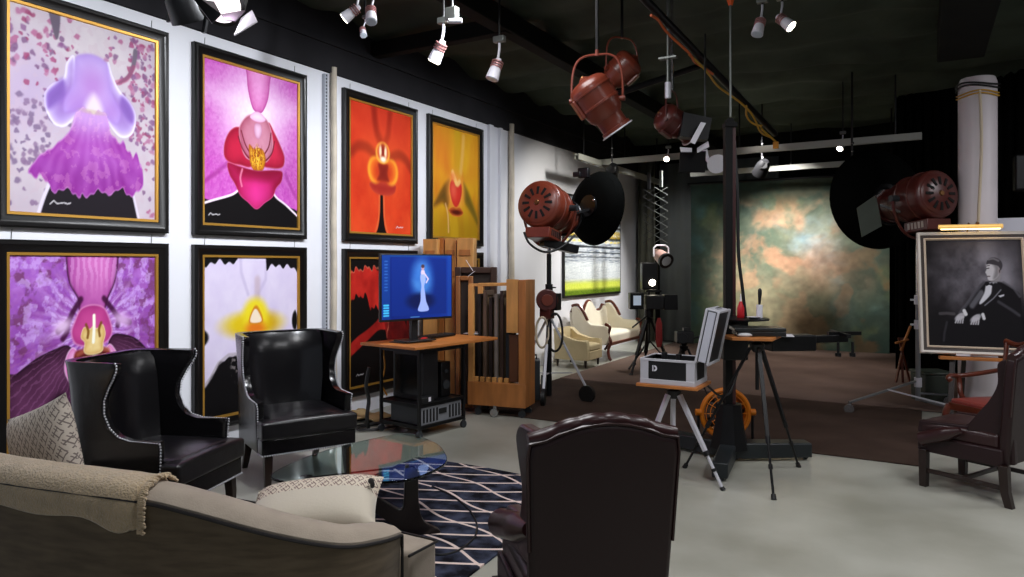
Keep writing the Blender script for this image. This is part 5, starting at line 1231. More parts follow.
# right spotlight with huge dish
lp = P(918, 199, 7.75); axr = W(-.20, .95, -.10)
sp2, ye = spotlight('studio_spotlight', 'deep red spotlight with a huge black dish on a chrome stand left of the portrait', lp, tuple(axr), .97, m_redd, plate=True)
b = LB(sp2); dc = P(882, 198, 8.6); dn_ = W(-.12, 1, -.06).normalized()
b.lathe(dc-dn_*.06, dc+dn_*.10, [(0, .1), (.02, .34), (.5, .55), (1, .615), (1.03, .615), (.9, .595), (.4, .52), (.1, .32)], 44, caps=False)
dsh = b.build('dish', MATS['matt_black_dish'], sp2, sharp=60); b = LB(sp2); b.cyl(dc-dn_*.1, dc, .16, n=24); b.build('dish_hub', m_bm, dsh)
b = LB(sp2); b.bar(lp+axr.normalized()*.3, dc, .1, .08); b.build('dish_bracket', m_bm, sp2)
b = LB(sp2); n_ = axr.normalized(); pc = P(870, 216, 7.75); b.M = b.M
pp = [P(857, 208, 8.1), P(876, 195, 7.95), P(882, 226, 7.95), P(862, 237, 8.1)]
f0 = [b.v(p) for p in pp]; f1 = [b.v(p+W(.0, .012)) for p in pp]; b.face(f0); b.face(f1[::-1])
for i in range(4): b.face([f0[i], f1[i], f1[(i+1) % 4], f0[(i+1) % 4]])
b.build('deflector_plate', mat('grey_green_plate', (74, 84, 74), .6), sp2); b = LB(sp2); b.bar(P(876, 197, 7.7), P(884, 190, 7.75), .02); b.bar(P(880, 205, 7.7), P(900, 212, 7.7), .025); b.build('plate_arm', m_steel, sp2)
sb = Vector((lp.x, lp.y, 0)); stz = (lp+ye).z-.08
st2 = thing('light_stand', 'chrome pole stand with wheeled flat legs left of the portrait easel', 'stand', tuple(sb))
b = MB(); b.cyl((0, 0, .12), (0, 0, 1.25), .024, n=14); b.build('column', mat('dull_steel', (120, 122, 126), .4, .5), st2)
b = MB(); b.cyl((0, 0, 1.2), (0, 0, stz), .021, n=12); b.build('riser', m_steel, st2)
for z in (.32, .95, 1.22): b = MB(); b.cyl((0, 0, z-.05), (0, 0, z+.05), .038, n=14); b.bar((0, 0, z), (-.07, -.03, z), .02); b.build('collar', m_alu, st2)
for (fx, fz), z0 in (((-.80, -.10), .34), ((.12, -.55), .14), ((.55, .35), .2)):
    d = W(fx, fz); b = MB(); b.bar((0, 0, z0), d+Vector((0, 0, .12)), .035, .02); lg = b.build('leg', MATS['dull_steel'], st2, bevel=.003)
    b = MB(); caster(b, (d.x, d.y, 0), .05, .03); b.build('caster', m_steel, lg)
b = MB(); d = W(-.80, -.10)*.45; e = W(.12, -.55)*.75; b.bar(d+Vector((0, 0, .25)), e+Vector((0, 0, .15)), .025, .012); b.build('brace', m_alu, st2)

# --- hanging lamps
lp = P(597, 100, 5.6)
sp3, ye = spotlight('hanging_spotlight', 'large terracotta spotlight hanging in a hoop yoke from the ceiling, pointing down', lp, tuple(W(.42, .05, -.60)), .62, m_red, yoke='up', drop=True, yx=W(.95, -.3), box=False)
b = LB(sp3); tpv = lp+ye; b.cyl(tpv, (tpv.x, tpv.y, HC+.06), .014, n=8); b.build('hanger_rod', m_bm, sp3)
lp = P(622, 70, 6.6)
sp4, ye = spotlight('hanging_spotlight', 'smaller terracotta spotlight partly hidden behind the large hanging one', lp, tuple(W(-.55, .2, -.5)), .52, m_red, yoke='up', drop=True, yx=W(.9, .4), box=False)
b = LB(sp4); tpv = lp+ye; b.cyl(tpv, (tpv.x, tpv.y, HC+.06), .014, n=8); b.build('hanger_rod', m_bm, sp4)
lp = P(672, 122, 6.6)
sp5, ye = spotlight('hanging_spotlight', 'dark red spotlight with white edged barn doors hanging near the tall post', lp, tuple(W(.62, .25, -.35)), .50, m_redd, yoke='up', drop=True, yx=W(.5, .8), box=False)
b = LB(sp5); tpv = lp+ye; b.cyl(tpv, (tpv.x, tpv.y, HC+.06), .014, n=8); b.build('hanger_rod', m_steel, sp5)
def plate4(root, pp, m, name, th=.01):
    b = LB(root); f0 = [b.v(p) for p in pp]; n_ = (pp[1]-pp[0]).cross(pp[2]-pp[0]).normalized()*th; f1 = [b.v(Vector(p)+n_) for p in pp]
    b.face(f0); b.face(f1[::-1])
    for i in range(len(pp)): j = (i+1) % len(pp); b.face([f0[i], f1[i], f1[j], f0[j]])
    return b.build(name, m, root)
z = 6.45
plate4(sp5, [P(684, 112, z), P(712, 118, z), P(708, 140, z), P(680, 136, z)], m_bm, 'barn_door', .12)
plate4(sp5, [P(701, 122, z-.08), P(706, 123, z-.08), P(695, 144, z-.08), P(690, 142, z-.08)], m_wht, 'barn_door')
plate4(sp5, [P(680, 147, z), P(692, 148, z), P(692, 151, z-.1), P(681, 151, z-.1)], m_wht, 'barn_door')
plate4(sp5, [P(697, 148, z), P(708, 141, z), P(709, 146, z-.1), P(697, 152, z-.1)], m_wht, 'barn_door')
plate4(sp5, [P(680, 152, z), P(706, 151, z), P(705, 172, z-.1), P(679, 172, z-.1)], m_bm, 'barn_door')
o = thing('hanging_reflector', 'small white curved reflector hanging just left of the tall post', 'lamp', P(713, 158, 6.6))
b = LB(o); b.tube(catmull([P(705, 150, 6.6), P(707, 158, 6.6), P(713, 165, 6.6), P(718, 166, 6.6)], 5), .022, 8, rs=None); b.build('rim', m_wht, o)
b = LB(o); b.lathe(P(713, 160, 6.7), P(717, 164, 6.55), [(0, .04), (1, .09)], 20, caps=True); b.build('reflector', m_wht, o); b = LB(o); b.tube([P(705, 150, 6.6), P(705, 120, 6.6), (P(705, 120, 6.6)+Vector((0, 0, 1))).lerp(P(705, 120, 6.6), .2)], .01, 6); b.build('hanger_rod', m_bm, o)
# telescopic hanger
pA = P(668, 58, 6.3); pB = P(668, 96, 6.3); o = thing('ceiling_hanger', 'grey telescopic hanger rod with a flat top plate above the dark red spotlight', 'hanger', tuple(pA))
b = LB(o); b.cyl((pA.x, pA.y, HC-.02), pB, .014, n=10); b.build('tube', mat('grey_metal', (120, 124, 120), .4, .5), o); b = LB(o); b.cyl(pB+Vector((0, 0, .12)), pB-Vector((0, 0, .02)), .028, n=12); b.build('socket', m_alu, o)
b = LB(o); b.box(pA, (.16, .06, .015)); b.build('plate', MATS['grey_metal'], o)
# black rig beams with yellow cables
def beam(p0, p1, r, lab, m=m_bm):
    b = MB(); b.tube([p0, p1], r, 10); return tag(b.build('rig_pipe', m), lab, 'pipe')
beam(P(632, -14, 5.6), P(775, 134, 8.4), .035, 'long black rig pipe under the ceiling that carries the yellow cables')
beam(P(575, 108, 6.4), P(700, 66, 6.8), .03, 'short black rig pipe crossing behind the hanging red spotlights')
m_yel = mat('yellow_cable', (196, 150, 40), .5); off = Vector((0, 0, .05))
for k, (a, b_, lab, m, r, amp) in enumerate(((.30, .98, 'long yellow cable winding along the long black rig pipe', m_yel, .011, .035),
        (.08, .45, 'orange cable taped beside the yellow one under the ceiling', mat('orange_cable', (206, 96, 40), .5), .012, .03),
        (.70, .97, 'short yellow cable loop right of the tall post', m_yel, .011, .04))):
    A0, B0 = P(632, -14, 5.6), P(775, 134, 8.4); n = 11
    pt = [A0.lerp(B0, a+(b_-a)*i/n)+Vector((amp*math.sin(i*1.1+k), amp*math.cos(i*.9+k*2), -.05-amp-amp*math.sin(i*.9+k*2))) for i in range(n+1)]
    b = MB(); b.tube(catmull(pt, 4), r, 6); o = tag(b.build('hanging_cable', m), lab, 'cable')
    if k == 2: b = MB(); b.box(pt[-1]+Vector((0, 0, -.04)), (.06, .05, .08)); b.build('plug', mat('yellow_plastic', (226, 150, 20), .4), o, bevel=.008)
# --- small track spots
def track_spot(label, p, d, s=1., lit=False, mount=True, m=m_wht, group='small track spots under the ceiling'):
    p = Vector(p); d = Vector(d).normalized(); t = thing('track_spot', label, 'lamp', tuple(p), 0, group); r = .05*s
    b = LB(t); b.lathe(p-d*.10*s, p+d*.08*s, [(0, r*.45), (.15, r*.6), (.4, r*.75), (.55, r*.95), (1, r*1.1)], 20); b.build('can', m, t, sharp=40)
    b = LB(t); b.lathe(p+d*.081*s, p+d*.086*s, [(0, r*1.0), (1, r*.9)], 20); b.build('lens', m_lit if lit else m_lens, t)
    for k in range(3): b = LB(t); b.lathe(p-d*(.02*s+.022*s*k), p-d*(.030*s+.022*s*k), [(0, r*1.0), (1, r*1.0)], 18); b.build('cooling_ring', mat('rosy_metal', (170, 120, 118), .4, .3), t)
    tp = p-d*.06*s; j = tp+Vector((.01, .02, .12*s)); b = LB(t); b.tube([tp, j, (j.x, j.y, j.z+.05*s)], .011*s, 8); b.build('arm', m_alu, t)
    b = LB(t); b.cyl((j.x, j.y, j.z+.04*s), (j.x, j.y, HC+.06), .010, n=8); b.build('stem', m_bm, t)
    b = LB(t); b.box((j.x, j.y, j.z+.08*s), (.10*s, .05*s, .05*s)); b.build('adapter', MATS['grey_metal'], t, bevel=.006)
    return t
track_spot('lit white track spot left of a pair, high above the pink orchid picture', P(351, 13, 5.2), W(-.75, .1, -.55), .8, True)
track_spot('unlit white track spot right of a pair, above the orange orchid picture', P(371, 15, 5.2), W(.1, -.4, -.9), .8)
track_spot('small white spot half hidden beside the dark ceiling beam', P(363, 32, 6.0), W(.2, -.5, -.8), .55)
track_spot('white track spot with a glowing slit above the orange orchid picture', P(438, 52, 5.7), W(-.45, .3, -.85), 1.0, True)
track_spot('white track spot pointing down above the end of the picture wall', P(495, 70, 6.4), W(-.3, -.1, -.9), 1.1)
track_spot('unlit white track spot left of the dazzling one near the ceiling centre', P(759, 27, 5.6), W(-.3, -.2, -.9), .85)
track_spot('dazzling lit track spot near the ceiling centre right of the tall post', P(785, 22, 5.6), W(.55, -.45, -.7), .85, True)
track_spot('bright small spot clipped on the near stage rail left of the tall post', P(667, 158, 11.0), W(-.3, -.85, -.4), .8, True)
track_spot('bright flat spot on the near stage rail above the backdrop centre', P(841, 146, 9.9), W(-.5, -.5, -.7), .8, True)
o = thing('rig_clamp', 'grey clamp with knobs on the ceiling pipe above the glowing slit spot', 'clamp', P(452, 14, 5.4)); p = P(452, 14, 5.4)
b = LB(o); b.box(p, (.1, .06, .1)); b.build('jaw', MATS['grey_metal'], o, bevel=.01); b = LB(o); b.cyl(p+W(-.02, -.05, -.07), p+W(.08, -.05, -.07), .02, n=10); b.build('handle', m_alu, o); b = LB(o); b.cyl(p, (p.x, p.y, HC+.06), .012, n=8); b.build('stem', m_bm, o)
# big barn door lamp top left + black lamp beside it
c = P(222, 3, 3.6); o = thing('barn_door_lamp', 'black studio lamp with glowing lens and open barn doors at the top left', 'lamp', tuple(c))
d = W(.10, -.72, -.6).normalized(); b = LB(o); b.lathe(c-d*.22, c+d*.02, [(0, .07), (.2, .10), (1, .115)], 24); b.build('housing', m_bm, o)
b = LB(o); b.lathe(c+d*.021, c+d*.03, [(0, .095), (1, .07)], 24); b.build('lens', m_litd, o)
plate4(o, [P(241, 18, 3.5), P(252, 10, 3.52), P(257, 21, 3.42), P(234, 35, 3.40)], mat('pale_barn_door', (236, 230, 240), .4), 'barn_door', .006)
plate4(o, [P(184, -14, 3.6), P(208, -10, 3.62), P(221, 14, 3.5), P(212, 23, 3.5)], m_bm, 'barn_door', .006)
plate4(o, [P(221, 14, 3.5), P(245, 10, 3.52), P(235, 21, 3.45), P(224, 19, 3.45)], mat('mauve_metal', (112, 98, 112), .4, .3), 'barn_door', .006)
b = LB(o); b.cyl(c+Vector((0, 0, .1)), (c.x, c.y, HC+.06), .014, n=8); b.build('stem', m_bm, o)
c = P(186, 6, 4.0); o = thing('studio_lamp', 'round black unlit lamp left of the glowing barn door lamp', 'lamp', tuple(c))
b = LB(o); d = W(.1, .3, -.5).normalized(); b.lathe(c-d*.1, c+d*.08, [(0, .06), (.3, .1), (1, .11)], 24); b.build('housing', m_bm, o); b = LB(o); b.lathe(c+d*.08, c+d*.085, [(0, .09), (1, .07)], 20); b.build('lens', m_dg, o)
b = LB(o); b.bar(P(207, 14, 3.95), P(204, 33, 3.95), .025, .015); b.build('handle', m_bm, o); b = LB(o); b.cyl(c, (c.x, c.y, HC+.06), .012, n=8); b.build('stem', m_bm, o)
p = P(168, 8, 4.1); b = MB(); b.bar(P(171, -14, 4.1), P(169, 22, 4.1), .035, .012); tag(b.build('hanging_strap', m_rub), 'black strap hanging beside the large lilac orchid picture', 'strap')
# ================================================================== STUDIO STAND, TRIPODS, CASE
c0 = W(1.79, 5.85)
m_post = mat('matt_black_post', (9, 9, 10), .6, spec=.25)
ss = thing('studio_camera_stand', 'tall black studio camera stand with heavy base in the middle of the room', 'camera stand', tuple(c0), math.radians(30))
# local x = right, y = away
b = MB(); b.box((-.012, 0, 1.44), (.058, .08, 2.6)); b.build('column', m_post, ss, bevel=.004)
b = MB(); b.box((.032, .0, 1.44), (.028, .06, 2.6)); b.build('column_rail', mat('dark_maroon_rail', (62, 24, 26), .4), ss, bevel=.003)
b = MB(); b.box((.005, 0, 2.75), (.1, .1, .04)); b.cyl((0, -.04, 2.78), (0, .04, 2.78), .03, n=16); b.build('top_pulley', m_post, ss, bevel=.004)
b = MB(); b.lathe((0, 0, .10), (0, 0, .46), [(0, .16), (.5, .12), (1, .10)], 8); b.build('socket', m_bm, ss, sharp=20)
for dx, dy, w_ in ((-.26, -.62, .13), (.66, .02, .17), (-.42, .42, .13)):
    b = MB(); b.bar((0, 0, .085), (dx, dy, .085), w_, .13, w_*.9); lg = b.build('base_leg', mat('blue_black_metal', (26, 32, 35), .45), ss, bevel=.012)
    b = MB(); caster(b, (dx*.96, dy*.96, 0), .028); b.build('caster', m_dg, lg)
b = MB(); b.tube(catmull([(.03, 0, 2.78), (.06, -.02, 2.2), (.07, -.02, 1.7), (.10, -.03, 1.4), (.13, -.02, 1.15)], 6), .014, 8); b.build('hanging_hose', m_rub, ss)
b = MB(); b.box((.02, -.04, 1.0), (.2, .16, .34)); b.build('carriage', m_bm, ss, bevel=.012)
b = MB(); b.bar((.05, .0, .975), (1.02, .12, .985), .07, .06); b.build('side_arm', m_bm, ss, bevel=.006)
b = MB(); b.bar((.30, -.05, .965), (.68, .0, .965), .15, .13); b.build('arm_block', m_bm, ss, bevel=.01)
b = MB(); b.bar((.95, -.08, 1.02), (1.0, .35, 1.02), .03); b.bar((.86, .11, 1.025), (1.15, .14, 1.025), .03); b.build('mounting_bar', m_bm, ss)
for x in (.92, 1.04): b = MB(); b.cyl((x, .05, .96), (x, .05, .86), .012, n=8); b.cyl((x, .05, .87), (x, .05, .84), .024, n=12); b.build('clamp_knob', m_bm, ss)
b = MB(); b.bar((.0, -.1, 1.10), (-.03, -.45, 1.12), .05, .04); b.build('tray_bracket', m_bm, ss)
tr = MB(); tr.lathe((.0, -.22, 1.165), (.0, -.22, 1.180), [(0, .20), (.2, .235), (1, .24)], 32); tr.build('tray', m_bm, ss)
def onss(x, y, z): return Matrix.Translation(c0) @ Rz(math.radians(30)) @ Vector((x, y, z))
o = thing('squeeze_bottle', 'red bottle with a thin nozzle on the tray of the tall camera stand', 'bottle', tuple(onss(.03, -.2, 1.181)))
b = MB(); b.lathe((0, 0, 0), (0, 0, .13), [(0, .026), (.04, .029), (.6, .028), (.8, .018), (1, .010)], 16); b.build('body', mat('red_plastic', (196, 30, 40), .35), o)
b = MB(); b.lathe((0, 0, .128), (0, 0, .19), [(0, .008), (1, .003)], 10); b.build('nozzle', m_wht, o)
o = thing('lint_roller', 'white paper roller brush standing on its end with a black handle', 'brush', tuple(onss(.165, -.24, 1.181)))
b = MB(); b.cyl((0, 0, 0), (0, 0, .105), .024, n=20); b.build('roll', m_wht, o, bevel=.003); b = MB(); b.lathe((0, 0, .105), (.004, 0, .235), [(0, .008), (.3, .012), (.7, .016), (.9, .015), (1, .006)], 12); b.build('handle', m_bp, o)
o = thing('dish_bowl', 'shallow white dish on the tray between the red bottle and the roller', 'dish', tuple(onss(.10, -.3, 1.181)))
MB().lathe((0, 0, 0), (0, 0, .014), [(0, .03), (1, .055), (1.0, .05), (.3, .028)], 20).build('bowl', m_wht, o)
o = thing('safety_rope', 'thin grey line with an orange tag running from the tall post to the ceiling', 'rope', tuple(onss(.01, 0, 2.82)))
b = MB(); b.tube([(0, 0, 0), (0, 0, HC-2.82)], .009, 6); b.build('line', MATS['grey_metal'], o); b = MB(); b.lathe((0, 0, .92), (0, 0, 1.12), [(0, .018), (.4, .04), (1, .035)], 12); b.build('orange_tag', mat('bright_orange', (236, 96, 30), .5), o)
# orange floor fan behind the stand
fp_ = W(1.90, 6.32); fan = thing('floor_fan', 'orange round floor fan behind the foot of the tall camera stand', 'fan', tuple(fp_), math.radians(30))
m_or = mat('fan_orange', (208, 116, 14), .45)
b = MB(); b.tube([(.21*math.cos(a), 0, .28+.21*math.sin(a)) for a in [2*PI*i/36 for i in range(36)]], .022, 8, True); b.build('rim', m_or, fan)
b = MB(); b.lathe((0, .02, .28), (0, .14, .28), [(0, .21), (1, .17)], 32, caps=False); b.build('shroud', m_or, fan, solid=.006)
b = MB(); b.ball((0, -.01, .28), .045, 12, (1, .5, 1)); b.build('hub', m_or, fan)
for k in range(5):
    a = 2*PI*k/5; d = Vector((math.cos(a), 0, math.sin(a))); s_ = Vector((-d.z, 0, d.x)); b = MB()
    f = [b.v(Vector((0, .02, .28))+d*.04+s_*.015), b.v(Vector((0, .05, .28))+d*.04-s_*.015), b.v(Vector((0, .06, .28))+d*.17-s_*.05), b.v(Vector((0, .02, .28))+d*.18+s_*.04)]; b.face(f); b.build('blade', m_bp, fan, solid=.004)
b = MB()
for rr_ in (.06, .10, .14, .18): b.tube([(rr_*math.cos(a), -.02, .28+rr_*math.sin(a)) for a in [2*PI*i/28 for i in range(28)]], .004, 5, True)
for k in range(12): a = 2*PI*k/12; b.tube([(.04*math.cos(a), -.022, .28+.04*math.sin(a)), (.205*math.cos(a), -.015, .28+.205*math.sin(a))], .004, 5)
b.build('grille', m_or, fan, kind='stuff')
b = MB(); b.tube([(-.24, 0, .30), (-.24, .0, .012), (-.2, -.1, .012), (.2, -.1, .012), (.24, 0, .012), (.24, 0, .30)], .012, 8); b.build('floor_bracket', m_bm, fan)
for sx in (-1, 1): b = MB(); b.cyl((sx*.22, 0, .29), (sx*.265, 0, .29), .03, n=12); b.build('tilt_knob', m_or, fan)

def tripod(name, label, c, h, feet, m_leg, m_jt, r=.014, brace=None, foot_r=.02):
    t = thing(name, label, 'tripod', tuple(c)); top = Vector((c.x, c.y, h))
    b = LB(t); b.lathe(top-Vector((0, 0, .10)), top, [(0, .03), (.3, .05), (.6, .055), (.7, .03), (1, .05)], 16); b.build('head', m_bm, t)
    b = LB(t); b.cyl(top-Vector((0, 0, .38)), top-Vector((0, 0, .08)), .014, n=12); b.build('centre_column', m_jt, t)
    for f in feet:
        d = (f-top); d.z = 0; d.normalize(); a = top-Vector((0, 0, .07))+d*.05; f = Vector(f)
        b = LB(t); b.bar(a, a.lerp(f, .62), r*2.3, r*1.6, r*1.9); b.cyl(a.lerp(f, .62), a.lerp(f, .97), r*.72, n=10); lg = b.build('leg', m_leg, t)
        b = LB(t); b.cyl(a.lerp(f, .60), a.lerp(f, .65), r*1.35, n=12); b.build('leg_lock', m_bm, lg); b = LB(t); b.cyl(a.lerp(f, .78), a.lerp(f, .81), r*1.15, n=12); b.build('leg_lock', m_bm, lg)
        b = LB(t); b.cyl(a.lerp(f, .965), f, foot_r*.8, foot_r, 12); b.build('rubber_foot', m_rub, lg)
    return t
# silver tripod
tc_ = W(1.215, 5.33); ft = [W(1.50, 5.05), W(.92, 5.10), W(1.2, 5.78)]
ft = [W(1.50, 5.04), W(.90, 5.22), W(1.30, 5.80)]
tripod('tripod', 'silver tripod with black joints behind the foreground wing chair', tc_, .70, ft, m_alu, m_alu, .017)
b = MB(); b.cyl(W(1.22, 5.3, .30), W(1.44, 5.10, .12), .008, n=8); 
o = thing('tripod_board', 'small orange plywood board on top of the silver tripod', 'board', (tc_.x, tc_.y, .70), 0)
b = MB(); b.box((0, 0, .012), (.46, .38, .022)); b.build('board', m_orange, o, bevel=.003); b = MB(); b.box((0, 0, .001), (.1, .1, .02)); b.build('plate', m_bm, o)
# aluminium case
cs = thing('equipment_case', 'open black and silver camera case with raised lid on the orange board', 'case', (tc_.x, tc_.y, .724), 0)
cw, cd, ch_ = .40, .33, .185
b = MB(); b.box((0, 0, .012), (cw-.01, cd-.01, .02))
for x, y, sx, sy in ((0, -cd/2+.006, cw-.02, .012), (0, cd/2-.006, cw-.02, .012), (-cw/2+.006, 0, .012, cd-.02), (cw/2-.006, 0, .012, cd-.02)): b.box((x, y, ch_/2), (sx, sy, ch_-.01))
b.build('body', mat('case_black', (14, 15, 17), .5), cs)
fr_ = [((-cw/2, -cd/2), (cw/2, -cd/2)), ((cw/2, -cd/2), (cw/2, cd/2)), ((cw/2, cd/2), (-cw/2, cd/2)), ((-cw/2, cd/2), (-cw/2, -cd/2))]
b = MB()
for p, q_ in fr_:
    for z, hh in ((.018, .036), (ch_-.008, .018)): b.bar((p[0], p[1], z), (q_[0], q_[1], z), .014, hh)
b.build('edge_trim', m_alu, cs, bevel=.002)
for x, y in ((-1, -1), (1, -1), (1, 1), (-1, 1)): b = MB(); b.box((x*(cw/2-.028), y*(cd/2-.004), ch_/2), (.062, .016, ch_)); b.box((x*(cw/2-.004), y*(cd/2-.028), ch_/2), (.016, .062, ch_)); b.build('corner_guard', m_alu, cs, bevel=.003)
b = MB(); lx = -.11; zz = .115
b.prism([(lx, zz-.022), (lx+.008, zz-.022), (lx+.008, zz+.022), (lx, zz+.022)], .003, basis((0, -cd/2-.001, 0), Vector((1, 0, 0)), Vector((0, 0, 1)), Vector((0, -1, 0))))
arc = [(lx+.014+.022*math.cos(a), zz+.022*math.sin(a)) for a in [-PI/2+PI*i/10 for i in range(11)]]+[(lx+.014+.010*math.cos(a), zz+.010*math.sin(a)) for a in [PI/2-PI*i/10 for i in range(11)]]
b.prism(arc, .003, basis((0, -cd/2-.001, 0), Vector((1, 0, 0)), Vector((0, 0, 1)), Vector((0, -1, 0)))); b.build('logo', m_wht, cs)
b = MB(); b.box((0, 0, ch_*.72), (cw-.03, cd-.03, .03)); b.build('foam_insert', mat('dark_foam', (28, 28, 30), .9), cs)
for x, y in ((-.08, .02), (.05, -.04)): b = MB(); b.cyl((x, y, ch_*.8), (x, y, ch_+.03), .022, n=14); b.build('lens_tube', m_bp, cs)
# lid hinged on the right hand end
ML = T(cw/2, 0, ch_) @ Ry(math.radians(12)); lt = .085; lh = .385
b = MB(); b.M = ML; b.box((.01+lt/2, 0, lh/2), (lt-.012, cd-.012, lh-.012)); lid = b.build('lid', MATS['case_black'], cs)
b = MB(); b.M = ML
for x in (.01, .01+lt):
    for p, q_ in (((x, -cd/2, 0), (x, -cd/2, lh)), ((x, cd/2, 0), (x, cd/2, lh)), ((x, -cd/2, 0), (x, cd/2, 0)), ((x, -cd/2, lh), (x, cd/2, lh))): b.bar(p, q_, .016, .016)
b.build('lid_trim', m_alu, lid, bevel=.002)
b = MB(); b.M = ML; b.box((.01+lt/2, -cd/2, lh/2), (lt*.62, .008, lh-.02)); b.build('lid_edge', mat('bright_aluminium', (214, 216, 228), .4, .3), lid)
b = MB(); b.M = ML; b.box((.01+lt/2, 0, lh), (lt, cd*.96, .010)); b.build('lid_top', m_alu, lid, bevel=.003)
b = MB(); b.M = ML; b.bar((.01+lt/2, -.06, lh+.012), (.01+lt/2, .06, lh+.012), .02, .012); b.build('latch', m_steel, lid)
b = MB(); pt = [onss(-.03, -.30, .75), onss(-.10, -.36, .62), onss(-.2, -.42, .60), onss(-.30, -.44, .68)]; b.tube(catmull(pt, 6), .009, 6); tag(b.build('cable', m_rub), 'black cable drooping between the open case and the tall post', 'cable')
# black tripod with laptop table
tb_ = W(1.83, 5.30); ft = [W(1.785, 4.84), W(2.27, 5.62), W(1.36, 5.60)]
tripod('tripod', 'black tripod carrying the laptop beside the tall post', tb_, 1.05, ft, m_bm, m_bm, .013)
o = thing('laptop_board', 'orange plywood board holding the laptop on the black tripod', 'board', (tb_.x, tb_.y, 1.05), math.radians(30)+.12)
b = MB(); b.prism([(-.24, -.10), (.02, -.20), (.22, .06), (.17, .13), (-.24, .12)], .022); b.build('board', m_orange, o, bevel=.003); b = MB(); b.box((0, 0, -.008), (.1, .1, .02)); b.build('plate', m_bm, o)
lpp = (tb_.x, tb_.y, 1.073)
o = thing('laptop', 'closed black laptop on the orange board of the black tripod', 'laptop', (Matrix.Translation(lpp) @ Rz(math.radians(30)) @ Vector((.02, .03, 0))), math.radians(30)-.12)
b = MB(); b.box((0, 0, .018), (.35, .22, .034)); b.build('base', m_bp, o, bevel=.004); b = MB(); b.box((-.01, 0, .050), (.37, .22, .026)); b.build('lid', mat('satin_black', (34, 36, 36), .3), o, bevel=.005); b = MB(); b.box((0, -.099, .029), (.33, .006, .006)); b.build('seam', m_alu, o)
o = thing('mouse', 'pale grey computer mouse in front of the laptop on the tripod board', 'mouse', (Matrix.Translation(lpp) @ Rz(math.radians(30)) @ Vector((-.12, -.085, 0))), math.radians(30))
b = MB(); b.ball((0, 0, .012), .04, 14, (1.4, .8, .42)); b.build('body', mat('pale_grey_plastic', (198, 198, 200), .35), o); b = MB(); b.ball((.03, 0, .022), .007, 8); b.build('wheel', m_bp, o)
o = MB(); o.box((0, 0, 0), (.15, .10, .004)); o = o.build('paper_sheet', m_wht); o.location = onss(.40, -.12, 1.032); o.rotation_euler = (.1, 0, math.radians(20)); tag(o, 'white paper lying on the black arm right of the laptop', 'paper')

